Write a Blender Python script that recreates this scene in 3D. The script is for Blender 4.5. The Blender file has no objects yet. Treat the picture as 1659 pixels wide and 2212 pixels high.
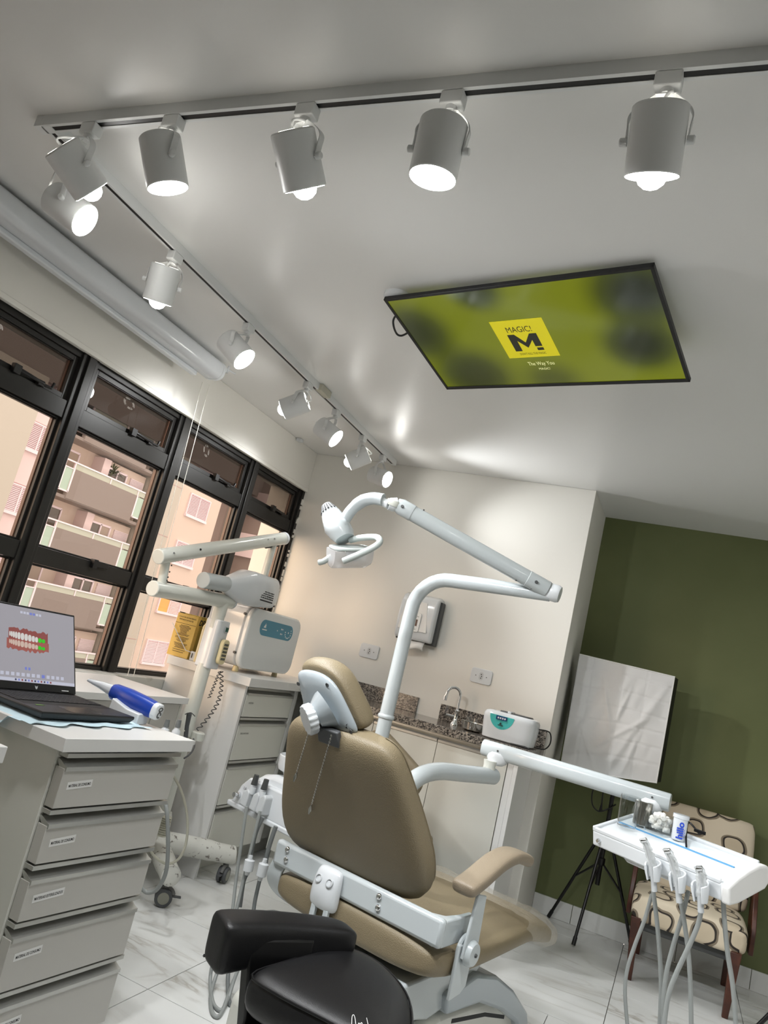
import bpy, math, random
from mathutils import Vector, Matrix, noise
random.seed(4)
SC = bpy.context.scene
COL = SC.collection
V = Vector
# ------------------------------------------------------------------ camera
FL, CX, CY, CAMZ = 1600.0, 829.5, 1106.0, 1.269
RC = [(0.9037838, 0.3567099, 0.2365016), (0.1459094, 0.2626826, -0.9537863), (-0.4023499, 0.8965244, 0.1853609)]
cam_d = bpy.data.cameras.new('camera')
cam_d.sensor_fit = 'HORIZONTAL'
cam_d.sensor_width = 36.0
cam_d.lens = 36.0 * FL / 1659.0
cam_d.clip_start = 0.02
cam_d.clip_end = 300
cam = bpy.data.objects.new('camera', cam_d)
COL.objects.link(cam)
a, b, c = V(RC[0]), -V(RC[1]), -V(RC[2])
cam.matrix_world = Matrix(((a.x, b.x, c.x, 0), (a.y, b.y, c.y, 0), (a.z, b.z, c.z, CAMZ), (0, 0, 0, 1)))
SC.camera = cam
# ------------------------------------------------------------------ world, exposure
SC.view_settings.view_transform = 'Standard'
SC.view_settings.look = 'None'
SC.view_settings.gamma = 1.0
SC.view_settings.use_curve_mapping = False
SC.view_settings.exposure = 1.15
world = bpy.data.worlds.new('world')
SC.world = world
world.use_nodes = True
bg = world.node_tree.nodes['Background']
bg.inputs['Color'].default_value = (1.0, 0.87, 0.80, 1)
bg.inputs['Strength'].default_value = 1.1
LAMP_STRENGTH = 16.0
sun_d = bpy.data.lights.new('sun', 'SUN')     # last warm light from the open end of the street
sun_d.energy = 1.3
sun_d.color = (1.0, 0.70, 0.46)
sun_d.angle = math.radians(30)
sun = bpy.data.objects.new('sun', sun_d)
sun.rotation_euler = V((0.50, 1.0, -0.16)).to_track_quat('-Z', 'Y').to_euler()
COL.objects.link(sun)
SPOT_WATTS = 46.0


def ray(x, y):
    d = V(((x - CX) / FL, (y - CY) / FL, 1.0))
    return V(RC[0]) * d.x + V(RC[1]) * d.y + V(RC[2]) * d.z


def at(x, y, axis, val):
    """world point seen at a photo pixel on the plane axis = val"""
    d = ray(x, y)
    o = V((0, 0, CAMZ))
    return o + d * ((val - o[axis]) / d[axis])


# ------------------------------------------------------------------ materials
def lin(c):
    return tuple(((v / 255) / 12.92 if v / 255 <= 0.04045 else ((v / 255 + 0.055) / 1.055) ** 2.4) for v in c) + (1,)


def mat(name, rgb, rough=0.5, metal=0.0, emit=0.0, spec=0.5, coat=0.0):
    m = bpy.data.materials.new(name)
    m.use_nodes = True
    p = m.node_tree.nodes['Principled BSDF']
    p.inputs['Base Color'].default_value = lin(rgb)
    p.inputs['Roughness'].default_value = rough
    p.inputs['Metallic'].default_value = metal
    p.inputs['Specular IOR Level'].default_value = spec
    p.inputs['Coat Weight'].default_value = coat
    if emit:
        p.inputs['Emission Color'].default_value = lin(rgb)
        p.inputs['Emission Strength'].default_value = emit
    return m


def nd(m, t, **kw):
    n = m.node_tree.nodes.new(t)
    for k, v in kw.items():
        if k in n.inputs.keys():
            n.inputs[k].default_value = v
        else:
            setattr(n, k, v)
    return n


def lk(m, a, b):
    m.node_tree.links.new(a, b)


def ramp(m, stops):
    r = nd(m, 'ShaderNodeValToRGB')
    e = r.color_ramp.elements
    while len(e) > 1:
        e.remove(e[0])
    for i, (pos, c) in enumerate(stops):
        x = e[0] if i == 0 else e.new(pos)
        x.position = pos
        x.color = lin(c) if len(c) == 3 else c
    return r


def bsdf(m):
    return m.node_tree.nodes['Principled BSDF']


def add_bump(m, scale, strength, dist=0.002, kind='noise'):
    tc = nd(m, 'ShaderNodeTexCoord')
    if kind == 'noise':
        t = nd(m, 'ShaderNodeTexNoise')
        t.inputs['Scale'].default_value = scale
        t.inputs['Detail'].default_value = 3
        out = t.outputs['Fac']
    else:
        t = nd(m, 'ShaderNodeTexVoronoi')
        t.inputs['Scale'].default_value = scale
        out = t.outputs['Distance']
    lk(m, tc.outputs['Object'], t.inputs['Vector'])
    bp = nd(m, 'ShaderNodeBump')
    bp.inputs['Strength'].default_value = strength
    bp.inputs['Distance'].default_value = dist
    lk(m, out, bp.inputs['Height'])
    lk(m, bp.outputs['Normal'], bsdf(m).inputs['Normal'])
    return m


def mottled(m, c1, c2, scale, detail=4, lo=0.35, hi=0.65):
    tc = nd(m, 'ShaderNodeTexCoord')
    t = nd(m, 'ShaderNodeTexNoise')
    t.inputs['Scale'].default_value = scale
    t.inputs['Detail'].default_value = detail
    lk(m, tc.outputs['Object'], t.inputs['Vector'])
    r = ramp(m, [(lo, c1), (hi, c2)])
    lk(m, t.outputs['Fac'], r.inputs['Fac'])
    lk(m, r.outputs['Color'], bsdf(m).inputs['Base Color'])
    return m


M = {}
M['ceiling'] = add_bump(mat('ceiling_paint', (226, 226, 224), 0.36, spec=0.45), 3.0, 0.08, 0.01)
M['wall'] = add_bump(mat('wall_paint', (228, 226, 219), 0.6, spec=0.3), 60, 0.06, 0.002)
M['green'] = add_bump(mottled(mat('olive_wall_paint', (112, 118, 80), 0.6, spec=0.3), (106, 113, 75), (116, 122, 84), 1.5), 60, 0.08, 0.002)
M['white'] = mat('white_laminate', (226, 226, 224), 0.35)
M['cabinet'] = mat('cabinet_white', (216, 216, 208), 0.4)
M['drawer'] = mat('drawer_grey_white', (196, 194, 188), 0.45)
M['alu'] = mat('brushed_aluminium', (196, 196, 192), 0.35, 0.75)
M['plastic'] = mat('white_gloss_plastic', (214, 218, 221), 0.2, coat=0.3)
M['enamel'] = mat('white_enamel_tube', (186, 193, 195), 0.22, coat=0.4)
M['cream_enamel'] = mat('cream_enamel_tube', (216, 218, 210), 0.28, coat=0.3)
M['greyplastic'] = mat('grey_plastic', (190, 194, 196), 0.3)
M['shell'] = mat('headrest_grey_shell', (162, 171, 176), 0.22, coat=0.4)
M['darkgrey'] = mat('dark_grey_plastic', (66, 68, 68), 0.45)
M['black'] = mat('black_plastic', (14, 14, 15), 0.4)
M['blackmetal'] = mat('black_metal', (12, 12, 13), 0.35)
M['frame'] = mat('bronze_black_aluminium', (34, 33, 31), 0.38, 0.3)
M['leather'] = add_bump(mat('black_leather', (18, 18, 20), 0.42), 520, 0.15, 0.0015, 'v')
M['vinyl'] = add_bump(mat('beige_vinyl', (124, 112, 88), 0.5), 330, 0.35, 0.0015, 'v')
M['armpad'] = add_bump(mat('taupe_vinyl', (136, 123, 104), 0.5), 330, 0.3, 0.0015, 'v')
M['chrome'] = mat('chrome', (220, 222, 224), 0.08, 1.0)
M['steel'] = mat('stainless_steel', (190, 190, 186), 0.2, 1.0)
M['lamp'] = mat('spot_lamp_white', (226, 228, 228), 0.4)
M['lens'] = mat('lamp_lens', (255, 253, 248), 0.5, emit=LAMP_STRENGTH)
M['vent'] = mat('lamp_vent_light', (255, 250, 240), 0.5, emit=3.0)
M['screenfab'] = mat('projection_screen_case', (214, 218, 222), 0.25)
M['wood'] = mottled(mat('dark_red_wood', (70, 36, 24), 0.35), (58, 28, 18), (86, 46, 30), 14)
M['tube'] = mat('grey_hose', (148, 152, 150), 0.4)
M['tube2'] = mat('dark_grey_hose', (112, 116, 116), 0.4)
M['cord'] = mat('beige_cable', (190, 188, 172), 0.45)
M['bead'] = mat('blind_cord', (226, 224, 214), 0.5)
M['paper'] = mat('paper_white', (236, 236, 234), 0.8)
M['cloth'] = mat('pale_blue_pad', (198, 222, 232), 0.8)
M['ink'] = mat('black_print', (22, 22, 24), 0.7)
M['inkblue'] = mat('blue_print', (30, 70, 190), 0.6)
M['blue'] = mat('cobalt_plastic', (24, 62, 160), 0.3)
M['teal'] = mat('teal_panel', (78, 190, 186), 0.3)
M['bluepanel'] = mat('steel_blue_panel', (70, 140, 165), 0.3)
M['navy'] = mat('navy_display', (30, 60, 110), 0.25)
M['yellowbox'] = mottled(mat('yellow_cardboard', (208, 176, 92), 0.7), (202, 168, 84), (214, 182, 100), 8)
M['yellowdark'] = mat('ochre_cardboard', (172, 147, 66), 0.7)
M['clearplastic'] = mat('clear_acrylic', (240, 246, 248), 0.05)
bsdf(M['clearplastic']).inputs['Transmission Weight'].default_value = 0.92
bsdf(M['clearplastic']).inputs['IOR'].default_value = 1.2
M['film'] = mat('clear_plastic_film', (216, 206, 186), 0.12)
bsdf(M['film']).inputs['Alpha'].default_value = 0.28
add_bump(M['film'], 40, 0.6, 0.01)
M['cotton'] = add_bump(mat('cotton_white', (240, 238, 232), 0.9), 60, 0.8, 0.01)
M['yellowed'] = mat('yellowed_plastic', (226, 212, 168), 0.35)
M['rubber'] = mat('grey_rubber', (78, 80, 82), 0.55)
M['hub'] = mat('caster_hub_grey_beige', (146, 146, 134), 0.5)
M['grout'] = mat('dark_grout', (120, 118, 112), 0.9)
M['worn'] = mottled(mat('worn_white_paint', (214, 214, 206), 0.5), (128, 122, 114), (218, 218, 211), 44, 8, 0.34, 0.41)
M['marblesill'] = mottled(mat('sill_marble', (204, 206, 200), 0.25), (168, 166, 154), (212, 213, 208), 9, 6, 0.3, 0.5)


def marble(name, big):
    m = mat(name, (232, 233, 230), 0.16, spec=0.5)
    tc = nd(m, 'ShaderNodeTexCoord')
    oi = nd(m, 'ShaderNodeObjectInfo')
    mul = nd(m, 'ShaderNodeVectorMath', operation='MULTIPLY_ADD')
    mul.inputs[1].default_value = (17.0, 11.0, 5.0)
    cmb = nd(m, 'ShaderNodeCombineXYZ')
    for i in range(3):
        lk(m, oi.outputs['Random'], cmb.inputs[i])
    lk(m, cmb.outputs[0], mul.inputs[0])
    lk(m, tc.outputs['Object'], mul.inputs[2])
    mp = nd(m, 'ShaderNodeMapping')
    mp.inputs['Rotation'].default_value = (0, 0, 0.35)
    mp.inputs['Scale'].default_value = (0.8, 2.2, 1.0)
    lk(m, mul.outputs[0], mp.inputs['Vector'])
    n1 = nd(m, 'ShaderNodeTexNoise')
    n1.inputs['Scale'].default_value = big
    n1.inputs['Detail'].default_value = 7
    n1.inputs['Distortion'].default_value = 0.9
    lk(m, mp.outputs[0], n1.inputs['Vector'])
    ab = nd(m, 'ShaderNodeMath', operation='SUBTRACT')
    ab.inputs[1].default_value = 0.5
    lk(m, n1.outputs['Fac'], ab.inputs[0])
    ab2 = nd(m, 'ShaderNodeMath', operation='ABSOLUTE')
    lk(m, ab.outputs[0], ab2.inputs[0])
    r = ramp(m, [(0.0, (176, 170, 160)), (0.010, (202, 200, 195)), (0.035, (226, 227, 224)), (0.10, (234, 235, 233))])
    lk(m, ab2.outputs[0], r.inputs['Fac'])
    n2 = nd(m, 'ShaderNodeTexNoise')
    n2.inputs['Scale'].default_value = big * 0.8
    n2.inputs['Detail'].default_value = 3
    lk(m, mp.outputs[0], n2.inputs['Vector'])
    r2 = ramp(m, [(0.45, (0, 0, 0)), (0.68, (255, 255, 255))])
    lk(m, n2.outputs['Fac'], r2.inputs['Fac'])
    mx = nd(m, 'ShaderNodeMix', data_type='RGBA')
    mx.inputs[6].default_value = lin((231, 232, 230))
    lk(m, r2.outputs['Color'], mx.inputs[0])
    lk(m, r.outputs['Color'], mx.inputs[7])
    lk(m, mx.outputs[2], bsdf(m).inputs['Base Color'])
    return m


M['tile'] = marble('marble_tile', 1.7)


def granite():
    m = mat('grey_granite', (90, 86, 82), 0.14)
    tc = nd(m, 'ShaderNodeTexCoord')
    n = nd(m, 'ShaderNodeTexVoronoi')
    n.inputs['Scale'].default_value = 170
    lk(m, tc.outputs['Object'], n.inputs['Vector'])
    n2 = nd(m, 'ShaderNodeTexNoise')
    n2.inputs['Scale'].default_value = 90
    n2.inputs['Detail'].default_value = 5
    lk(m, tc.outputs['Object'], n2.inputs['Vector'])
    sep = nd(m, 'ShaderNodeSeparateColor')
    lk(m, n.outputs['Color'], sep.inputs[0])
    mx = nd(m, 'ShaderNodeMath', operation='ADD')
    lk(m, sep.outputs[0], mx.inputs[0])
    lk(m, n2.outputs['Fac'], mx.inputs[1])
    r = ramp(m, [(0.42, (44, 42, 41)), (0.62, (92, 88, 83)), (0.80, (124, 117, 110)), (0.95, (158, 150, 140))])
    hv = nd(m, 'ShaderNodeMath', operation='MULTIPLY')
    hv.inputs[1].default_value = 0.72
    lk(m, mx.outputs[0], hv.inputs[0])
    lk(m, hv.outputs[0], r.inputs['Fac'])
    lk(m, r.outputs['Color'], bsdf(m).inputs['Base Color'])
    return m


M['granite'] = granite()


def pebble_fabric():
    m = mat('pebble_print_fabric', (206, 192, 168), 0.8)
    tc = nd(m, 'ShaderNodeTexCoord')
    n0 = nd(m, 'ShaderNodeTexNoise')
    n0.inputs['Scale'].default_value = 6
    lk(m, tc.outputs['Object'], n0.inputs['Vector'])
    sp_ = nd(m, 'ShaderNodeSeparateXYZ')
    lk(m, tc.outputs['Object'], sp_.inputs[0])
    yz = nd(m, 'ShaderNodeMath', operation='ADD')
    lk(m, sp_.outputs[1], yz.inputs[0])
    lk(m, sp_.outputs[2], yz.inputs[1])
    cxy = nd(m, 'ShaderNodeCombineXYZ')
    lk(m, sp_.outputs[0], cxy.inputs[0])
    lk(m, yz.outputs[0], cxy.inputs[1])
    ad = nd(m, 'ShaderNodeVectorMath', operation='MULTIPLY_ADD')
    ad.inputs[1].default_value = (0.06, 0.06, 0.0)
    lk(m, n0.outputs['Color'], ad.inputs[0])
    lk(m, cxy.outputs[0], ad.inputs[2])
    v = nd(m, 'ShaderNodeTexVoronoi', feature='F1', distance='MINKOWSKI', voronoi_dimensions='2D')
    v.inputs['Exponent'].default_value = 2.6
    v.inputs['Randomness'].default_value = 0.75
    v.inputs['Scale'].default_value = 6.7
    lk(m, ad.outputs[0], v.inputs['Vector'])
    r = ramp(m, [(0.0, (192, 178, 154)), (0.285, (196, 182, 158)), (0.295, (42, 36, 32)), (0.345, (46, 40, 34)), (0.355, (128, 116, 98)), (0.405, (132, 120, 102)), (0.415, (210, 198, 176))])
    lk(m, v.outputs['Distance'], r.inputs['Fac'])
    lk(m, r.outputs['Color'], bsdf(m).inputs['Base Color'])
    return m


M['pebble'] = pebble_fabric()


def glass(name, tint, refl):
    m = bpy.data.materials.new(name)
    m.use_nodes = True
    nt = m.node_tree
    nt.nodes.clear()
    out = nd(m, 'ShaderNodeOutputMaterial')
    tr = nd(m, 'ShaderNodeBsdfTransparent')
    tr.inputs[0].default_value = tint
    gl = nd(m, 'ShaderNodeBsdfGlossy')
    gl.inputs['Roughness'].default_value = 0.01
    fr = nd(m, 'ShaderNodeFresnel')
    fr.inputs[0].default_value = 1.45
    mu = nd(m, 'ShaderNodeMath', operation='MULTIPLY')
    mu.inputs[1].default_value = refl
    lk(m, fr.outputs[0], mu.inputs[0])
    geo = nd(m, 'ShaderNodeNewGeometry')
    inv = nd(m, 'ShaderNodeMath', operation='SUBTRACT')
    inv.inputs[0].default_value = 1.0
    lk(m, geo.outputs['Backfacing'], inv.inputs[1])
    mb = nd(m, 'ShaderNodeMath', operation='MULTIPLY')
    lk(m, mu.outputs[0], mb.inputs[0])
    lk(m, inv.outputs[0], mb.inputs[1])
    mx = nd(m, 'ShaderNodeMixShader')
    lk(m, mb.outputs[0], mx.inputs[0])
    lk(m, tr.outputs[0], mx.inputs[1])
    lk(m, gl.outputs[0], mx.inputs[2])
    lk(m, mx.outputs[0], out.inputs[0])
    return m


M['lampgrey'] = mat('operating_lamp_grey', (184, 191, 194), 0.22, coat=0.4)
M['handle'] = mat('handle_grey', (180, 188, 186), 0.35)
M['shieldfilm'] = mat('lamp_shield', (214, 216, 220), 0.12)
bsdf(M['shieldfilm']).inputs['Alpha'].default_value = 0.42
M['glass'] = glass('window_glass', (0.93, 0.93, 0.92, 1), 1.0)
M['tintglass'] = glass('smoked_window_glass', (0.37, 0.36, 0.35, 1), 1.0)
M['clearcup'] = glass('clear_cup', (0.94, 0.95, 0.95, 1), 3.0)


# ------------------------------------------------------------------ mesh building
FR = {}


class MB:
    def __init__(s):
        s.v, s.f = [], []

    def add(s, vs, fs):
        o = len(s.v)
        s.v += [V(x) for x in vs]
        s.f += [tuple(i + o for i in f) for f in fs]
        return s

    def box(s, lo, hi, m=None):
        vs = [V((x, y, z)) for x in (lo[0], hi[0]) for y in (lo[1], hi[1]) for z in (lo[2], hi[2])]
        if m is not None:
            vs = [m @ x for x in vs]
        return s.add(vs, [(0, 1, 3, 2), (4, 6, 7, 5), (0, 4, 5, 1), (2, 3, 7, 6), (0, 2, 6, 4), (1, 5, 7, 3)])

    def rings(s, rs, cap=True, closed=False):
        n = len(rs[0])
        vs = [p for r in rs for p in r]
        fs = []
        k = len(rs)
        for i in range(k if closed else k - 1):
            for j in range(n):
                a0, a1 = i * n + j, i * n + (j + 1) % n
                b0, b1 = ((i + 1) % k) * n + j, ((i + 1) % k) * n + (j + 1) % n
                fs.append((a0, a1, b1, b0))
        if cap and not closed:
            fs.append(tuple(range(n - 1, -1, -1)))
            fs.append(tuple((k - 1) * n + j for j in range(n)))
        return s.add(vs, fs)

    def tube(s, path, r, n=12, closed=False):
        path = [V(p) for p in path]
        k = len(path)
        rs = r if isinstance(r, (list, tuple)) else [r] * k
        up = None
        out = []
        for i, p in enumerate(path):
            t = (path[min(i + 1, k - 1)] - path[max(i - 1, 0)])
            if t.length < 1e-9:
                t = V((0, 0, 1))
            t.normalize()
            if up is None:
                up = V((0, 0, 1)) if abs(t.z) < 0.9 else V((1, 0, 0))
            x = t.cross(up)
            if x.length < 1e-6:
                x = t.orthogonal()
            x.normalize()
            y = x.cross(t).normalized()
            up = y
            out.append([p + (x * math.cos(q) + y * math.sin(q)) * rs[i] for q in [2 * math.pi * j / n for j in range(n)]])
        return s.rings(out, True, closed)

    def lathe(s, prof, o, ax=(0, 0, 1), n=24):
        ax = V(ax).normalized()
        x = ax.orthogonal().normalized()
        y = ax.cross(x)
        o = V(o)
        rs = [[o + ax * h + (x * math.cos(q) + y * math.sin(q)) * max(r, 1e-4) for q in [2 * math.pi * j / n for j in range(n)]] for r, h in prof]
        return s.rings(rs)

    def prism(s, poly, off):
        off = V(off)
        n = len(poly)
        p = [V(q) for q in poly]
        vs = p + [q + off for q in p]
        fs = [tuple(range(n - 1, -1, -1)), tuple(range(n, 2 * n))] + [(i, (i + 1) % n, n + (i + 1) % n, n + i) for i in range(n)]
        return s.add(vs, fs)

    def quad(s, pts):
        return s.add(pts, [tuple(range(len(pts)))])

    def grid(s, fn, nu, nv):
        vs = [fn(i / nu, j / nv) for j in range(nv + 1) for i in range(nu + 1)]
        fs = [(j * (nu + 1) + i, j * (nu + 1) + i + 1, (j + 1) * (nu + 1) + i + 1, (j + 1) * (nu + 1) + i) for j in range(nv) for i in range(nu)]
        return s.add(vs, fs)

    def build(s, name, m, parent=None, smooth=None, bevel=0, seg=2, sub=0, label=None, solid=0):
        me = bpy.data.meshes.new(name)
        inv = FR.get(parent.name) if parent else None
        me.from_pydata([(inv @ x if inv else x) for x in s.v], [], s.f)
        me.materials.append(M[m] if isinstance(m, str) else m)
        o = bpy.data.objects.new(name, me)
        COL.objects.link(o)
        if parent:
            o.parent = parent
            FR[o.name] = inv
        import bmesh
        bm = bmesh.new()
        bm.from_mesh(me)
        bmesh.ops.recalc_face_normals(bm, faces=bm.faces)
        bm.to_mesh(me)
        bm.free()
        if smooth is None and (bevel or sub):
            smooth = 40
        if smooth:
            for p in me.polygons:
                p.use_smooth = True
            if not sub:
                me.set_sharp_from_angle(angle=math.radians(smooth))
        if solid:
            d = o.modifiers.new('solid', 'SOLIDIFY')
            d.thickness = solid
        if bevel:
            d = o.modifiers.new('bevel', 'BEVEL')
            d.width = bevel
            d.segments = seg
            d.limit_method = 'ANGLE'
            d.angle_limit = math.radians(35)
        if sub:
            d = o.modifiers.new('subdivision', 'SUBSURF')
            d.levels = sub
            d.render_levels = sub
        if label:
            o['label'] = label
        return o


def B(name, lo, hi, m, parent=None, bevel=0.002, **kw):
    return MB().box(lo, hi).build(name, m, parent, bevel=bevel, **kw)


def tag(o, label, cat, group=None, kind=None):
    o['label'] = label
    o['category'] = cat
    if group:
        o['group'] = group
    if kind:
        o['kind'] = kind
    return o


def thing(name, label, cat, loc, rotz=0.0, group=None):
    o = bpy.data.objects.new(name, None)
    COL.objects.link(o)
    o.empty_display_size = 0.05
    o.location = loc
    o.rotation_euler = (0, 0, rotz)
    FR[o.name] = (Matrix.Translation(V(loc)) @ Matrix.Rotation(rotz, 4, 'Z')).inverted()
    return tag(o, label, cat, group)


def struct(o):
    o['kind'] = 'structure'
    return o


def root_struct(name, loc=(0, 0, 0)):
    o = bpy.data.objects.new(name, None)
    COL.objects.link(o)
    o.location = loc
    FR[o.name] = Matrix.Translation(V(loc)).inverted()
    return struct(o)


def frame(o, x, y):
    """matrix with the given origin, x and y directions"""
    x = V(x).normalized()
    z = x.cross(V(y)).normalized()
    y = z.cross(x)
    o = V(o)
    return Matrix(((x.x, y.x, z.x, o.x), (x.y, y.y, z.y, o.y), (x.z, y.z, z.z, o.z), (0, 0, 0, 1)))


def text(name, body, size, m, parent, o, x, y, ext=0.0, align='LEFT', spacing=1.0, shear=0.0, width=None, bold=0.0):
    cu = bpy.data.curves.new(name, 'FONT')
    cu.body = body
    cu.size = size
    cu.align_x = align
    cu.extrude = ext
    cu.space_character = spacing
    cu.shear = shear
    cu.offset = bold
    cu.resolution_u = 3
    ob = bpy.data.objects.new(name, cu)
    COL.objects.link(ob)
    dg = bpy.context.evaluated_depsgraph_get()
    me = bpy.data.meshes.new_from_object(ob.evaluated_get(dg))
    bpy.data.objects.remove(ob)
    k = 1.0
    if width:
        xs = [v.co.x for v in me.vertices]
        k = width / max(1e-6, max(xs) - min(xs))
    mm = frame(o, x, y)
    b = MB()
    b.add([mm @ V((v.co.x * k, v.co.y, v.co.z)) for v in me.vertices], [tuple(p.vertices) for p in me.polygons])
    return b.build(name, m, parent)


def cr(pts, n=8):
    pts = [V(p) for p in pts]
    out = []
    for i in range(len(pts) - 1):
        p0, p1, p2, p3 = pts[max(i - 1, 0)], pts[i], pts[i + 1], pts[min(i + 2, len(pts) - 1)]
        for k in range(n):
            t = k / n
            out.append(0.5 * ((2 * p1) + (p2 - p0) * t + (2 * p0 - 5 * p1 + 4 * p2 - p3) * t * t + (3 * p1 - p0 - 3 * p2 + p3) * t ** 3))
    out.append(pts[-1])
    return out


def sup(o, x, y, rx, ry, e=2.6, n=28):
    """superellipse ring"""
    out = []
    for j in range(n):
        q = 2 * math.pi * j / n
        cx_, sy_ = math.cos(q), math.sin(q)
        out.append(V(o) + V(x) * (rx * math.copysign(abs(cx_) ** (2 / e), cx_)) + V(y) * (ry * math.copysign(abs(sy_) ** (2 / e), sy_)))
    return out


def cushion(mm, sx, sy, sz, edge=0.3, n=6):
    """soft rounded pad: superellipse rings stacked along local z, full size sx, sy, sz"""
    rs = []
    x, y, z, o = mm.col[0].to_3d(), mm.col[1].to_3d(), mm.col[2].to_3d(), mm.col[3].to_3d()
    for i in range(n * 2 + 1):
        q = -math.pi / 2 + math.pi * i / (n * 2)
        k = 1 - edge * (1 - abs(math.cos(q)) ** 0.6)
        rs.append(sup(o + z * (math.sin(q) * sz / 2), x, y, sx / 2 * k, sy / 2 * k, 4.5, 36))
    return MB().rings(rs)


# ================================================================== ROOM
LX, BY, GY, CZ, WX = -2.588, 4.4125, 5.034, 2.519, -2.66
PX = -0.655
RX, FY = 3.0, -2.2

fl = root_struct('floor')
B('subfloor', (LX - 0.3, FY, -0.08), (RX, GY, -0.006), 'grout', fl, bevel=0)
tile_me = None
ys = [2.395 + 0.59 * k for k in range(-4, 6)]
for iy in range(len(ys) - 1):
    y0, y1 = ys[iy], min(ys[iy + 1], GY)
    x_off = -1.5 if y0 < 3.5 else -0.106
    k = math.floor((LX - x_off) / 0.59)
    x0 = x_off + 0.59 * k
    while x0 < 1.6:
        xa, xb = max(x0, LX), x0 + 0.59
        if xb - xa > 0.02:
            o = MB().box((xa + 0.0016, y0 + 0.0016, -0.012), (xb - 0.0016, y1 - 0.0016, 0)).build('floor_tile', 'tile', fl)
        x0 += 0.59
B('floor_slab', (1.62, FY, -0.012), (RX, GY, -0.002), 'tile', fl, bevel=0)
B('floor_slab', (LX, FY, -0.012), (1.62, 0.03, -0.002), 'tile', fl, bevel=0)

struct(B('ceiling', (LX - 0.3, FY - 0.1, CZ), (RX + 0.1, GY + 0.2, CZ + 0.1), 'ceiling', bevel=0))
struct(B('wall_green', (PX - 0.1, GY, 0), (RX + 0.1, GY + 0.12, CZ), 'green', bevel=0))
struct(B('wall_back', (LX - 0.3, BY, 0), (PX, GY + 0.1, CZ), 'wall', bevel=0.002))
struct(B('wall_right', (RX, FY, 0), (RX + 0.1, GY, CZ), 'wall', bevel=0))
struct(B('wall_front', (LX - 0.3, FY - 0.1, 0), (RX + 0.1, FY, CZ), 'wall', bevel=0))
# window wall: lintel beam, low wall with marble sill
ZH = 2.238
wl = root_struct('wall_left')
B('lintel', (LX - 0.3, FY, ZH), (LX, BY, CZ), 'wall', wl, bevel=0.003)
B('lintel_bead', (LX - 0.02, FY, ZH - 0.006), (LX + 0.004, BY, ZH + 0.018), 'wall', wl, bevel=0.003)
B('low_wall', (LX - 0.3, FY, 0), (LX, BY, 0.845), 'wall', wl, bevel=0)
B('near_pier', (LX - 0.3, FY, 0.845), (LX, 0.14, ZH), 'wall', wl, bevel=0)
B('sill', (WX - 0.03, 0.14, 0.80), (LX + 0.035, BY, 0.868), 'marblesill', wl, bevel=0.004)
# baseboard of marble tiles along the green wall
bb = root_struct('baseboard_green')
xs = [PX, -0.42, 0.17, 0.555, 1.14, 1.73, 2.3, RX]
for i in range(len(xs) - 1):
    B('baseboard_tile', (xs[i] + 0.0015, GY - 0.013, 0.001), (xs[i + 1] - 0.0015, GY, 0.106), 'tile', bb, bevel=0.0015)

# ------------------------------------------------------------------ windows
edges = [0.20, 0.91, 1.62, 2.328, 3.04, 3.765, 4.405]
ZS, ZM0, ZM1, ZT0, ZT1 = 0.875, 1.295, 1.37, 1.925, 2.005
FX0, FX1 = WX - 0.03, WX + 0.045


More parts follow.
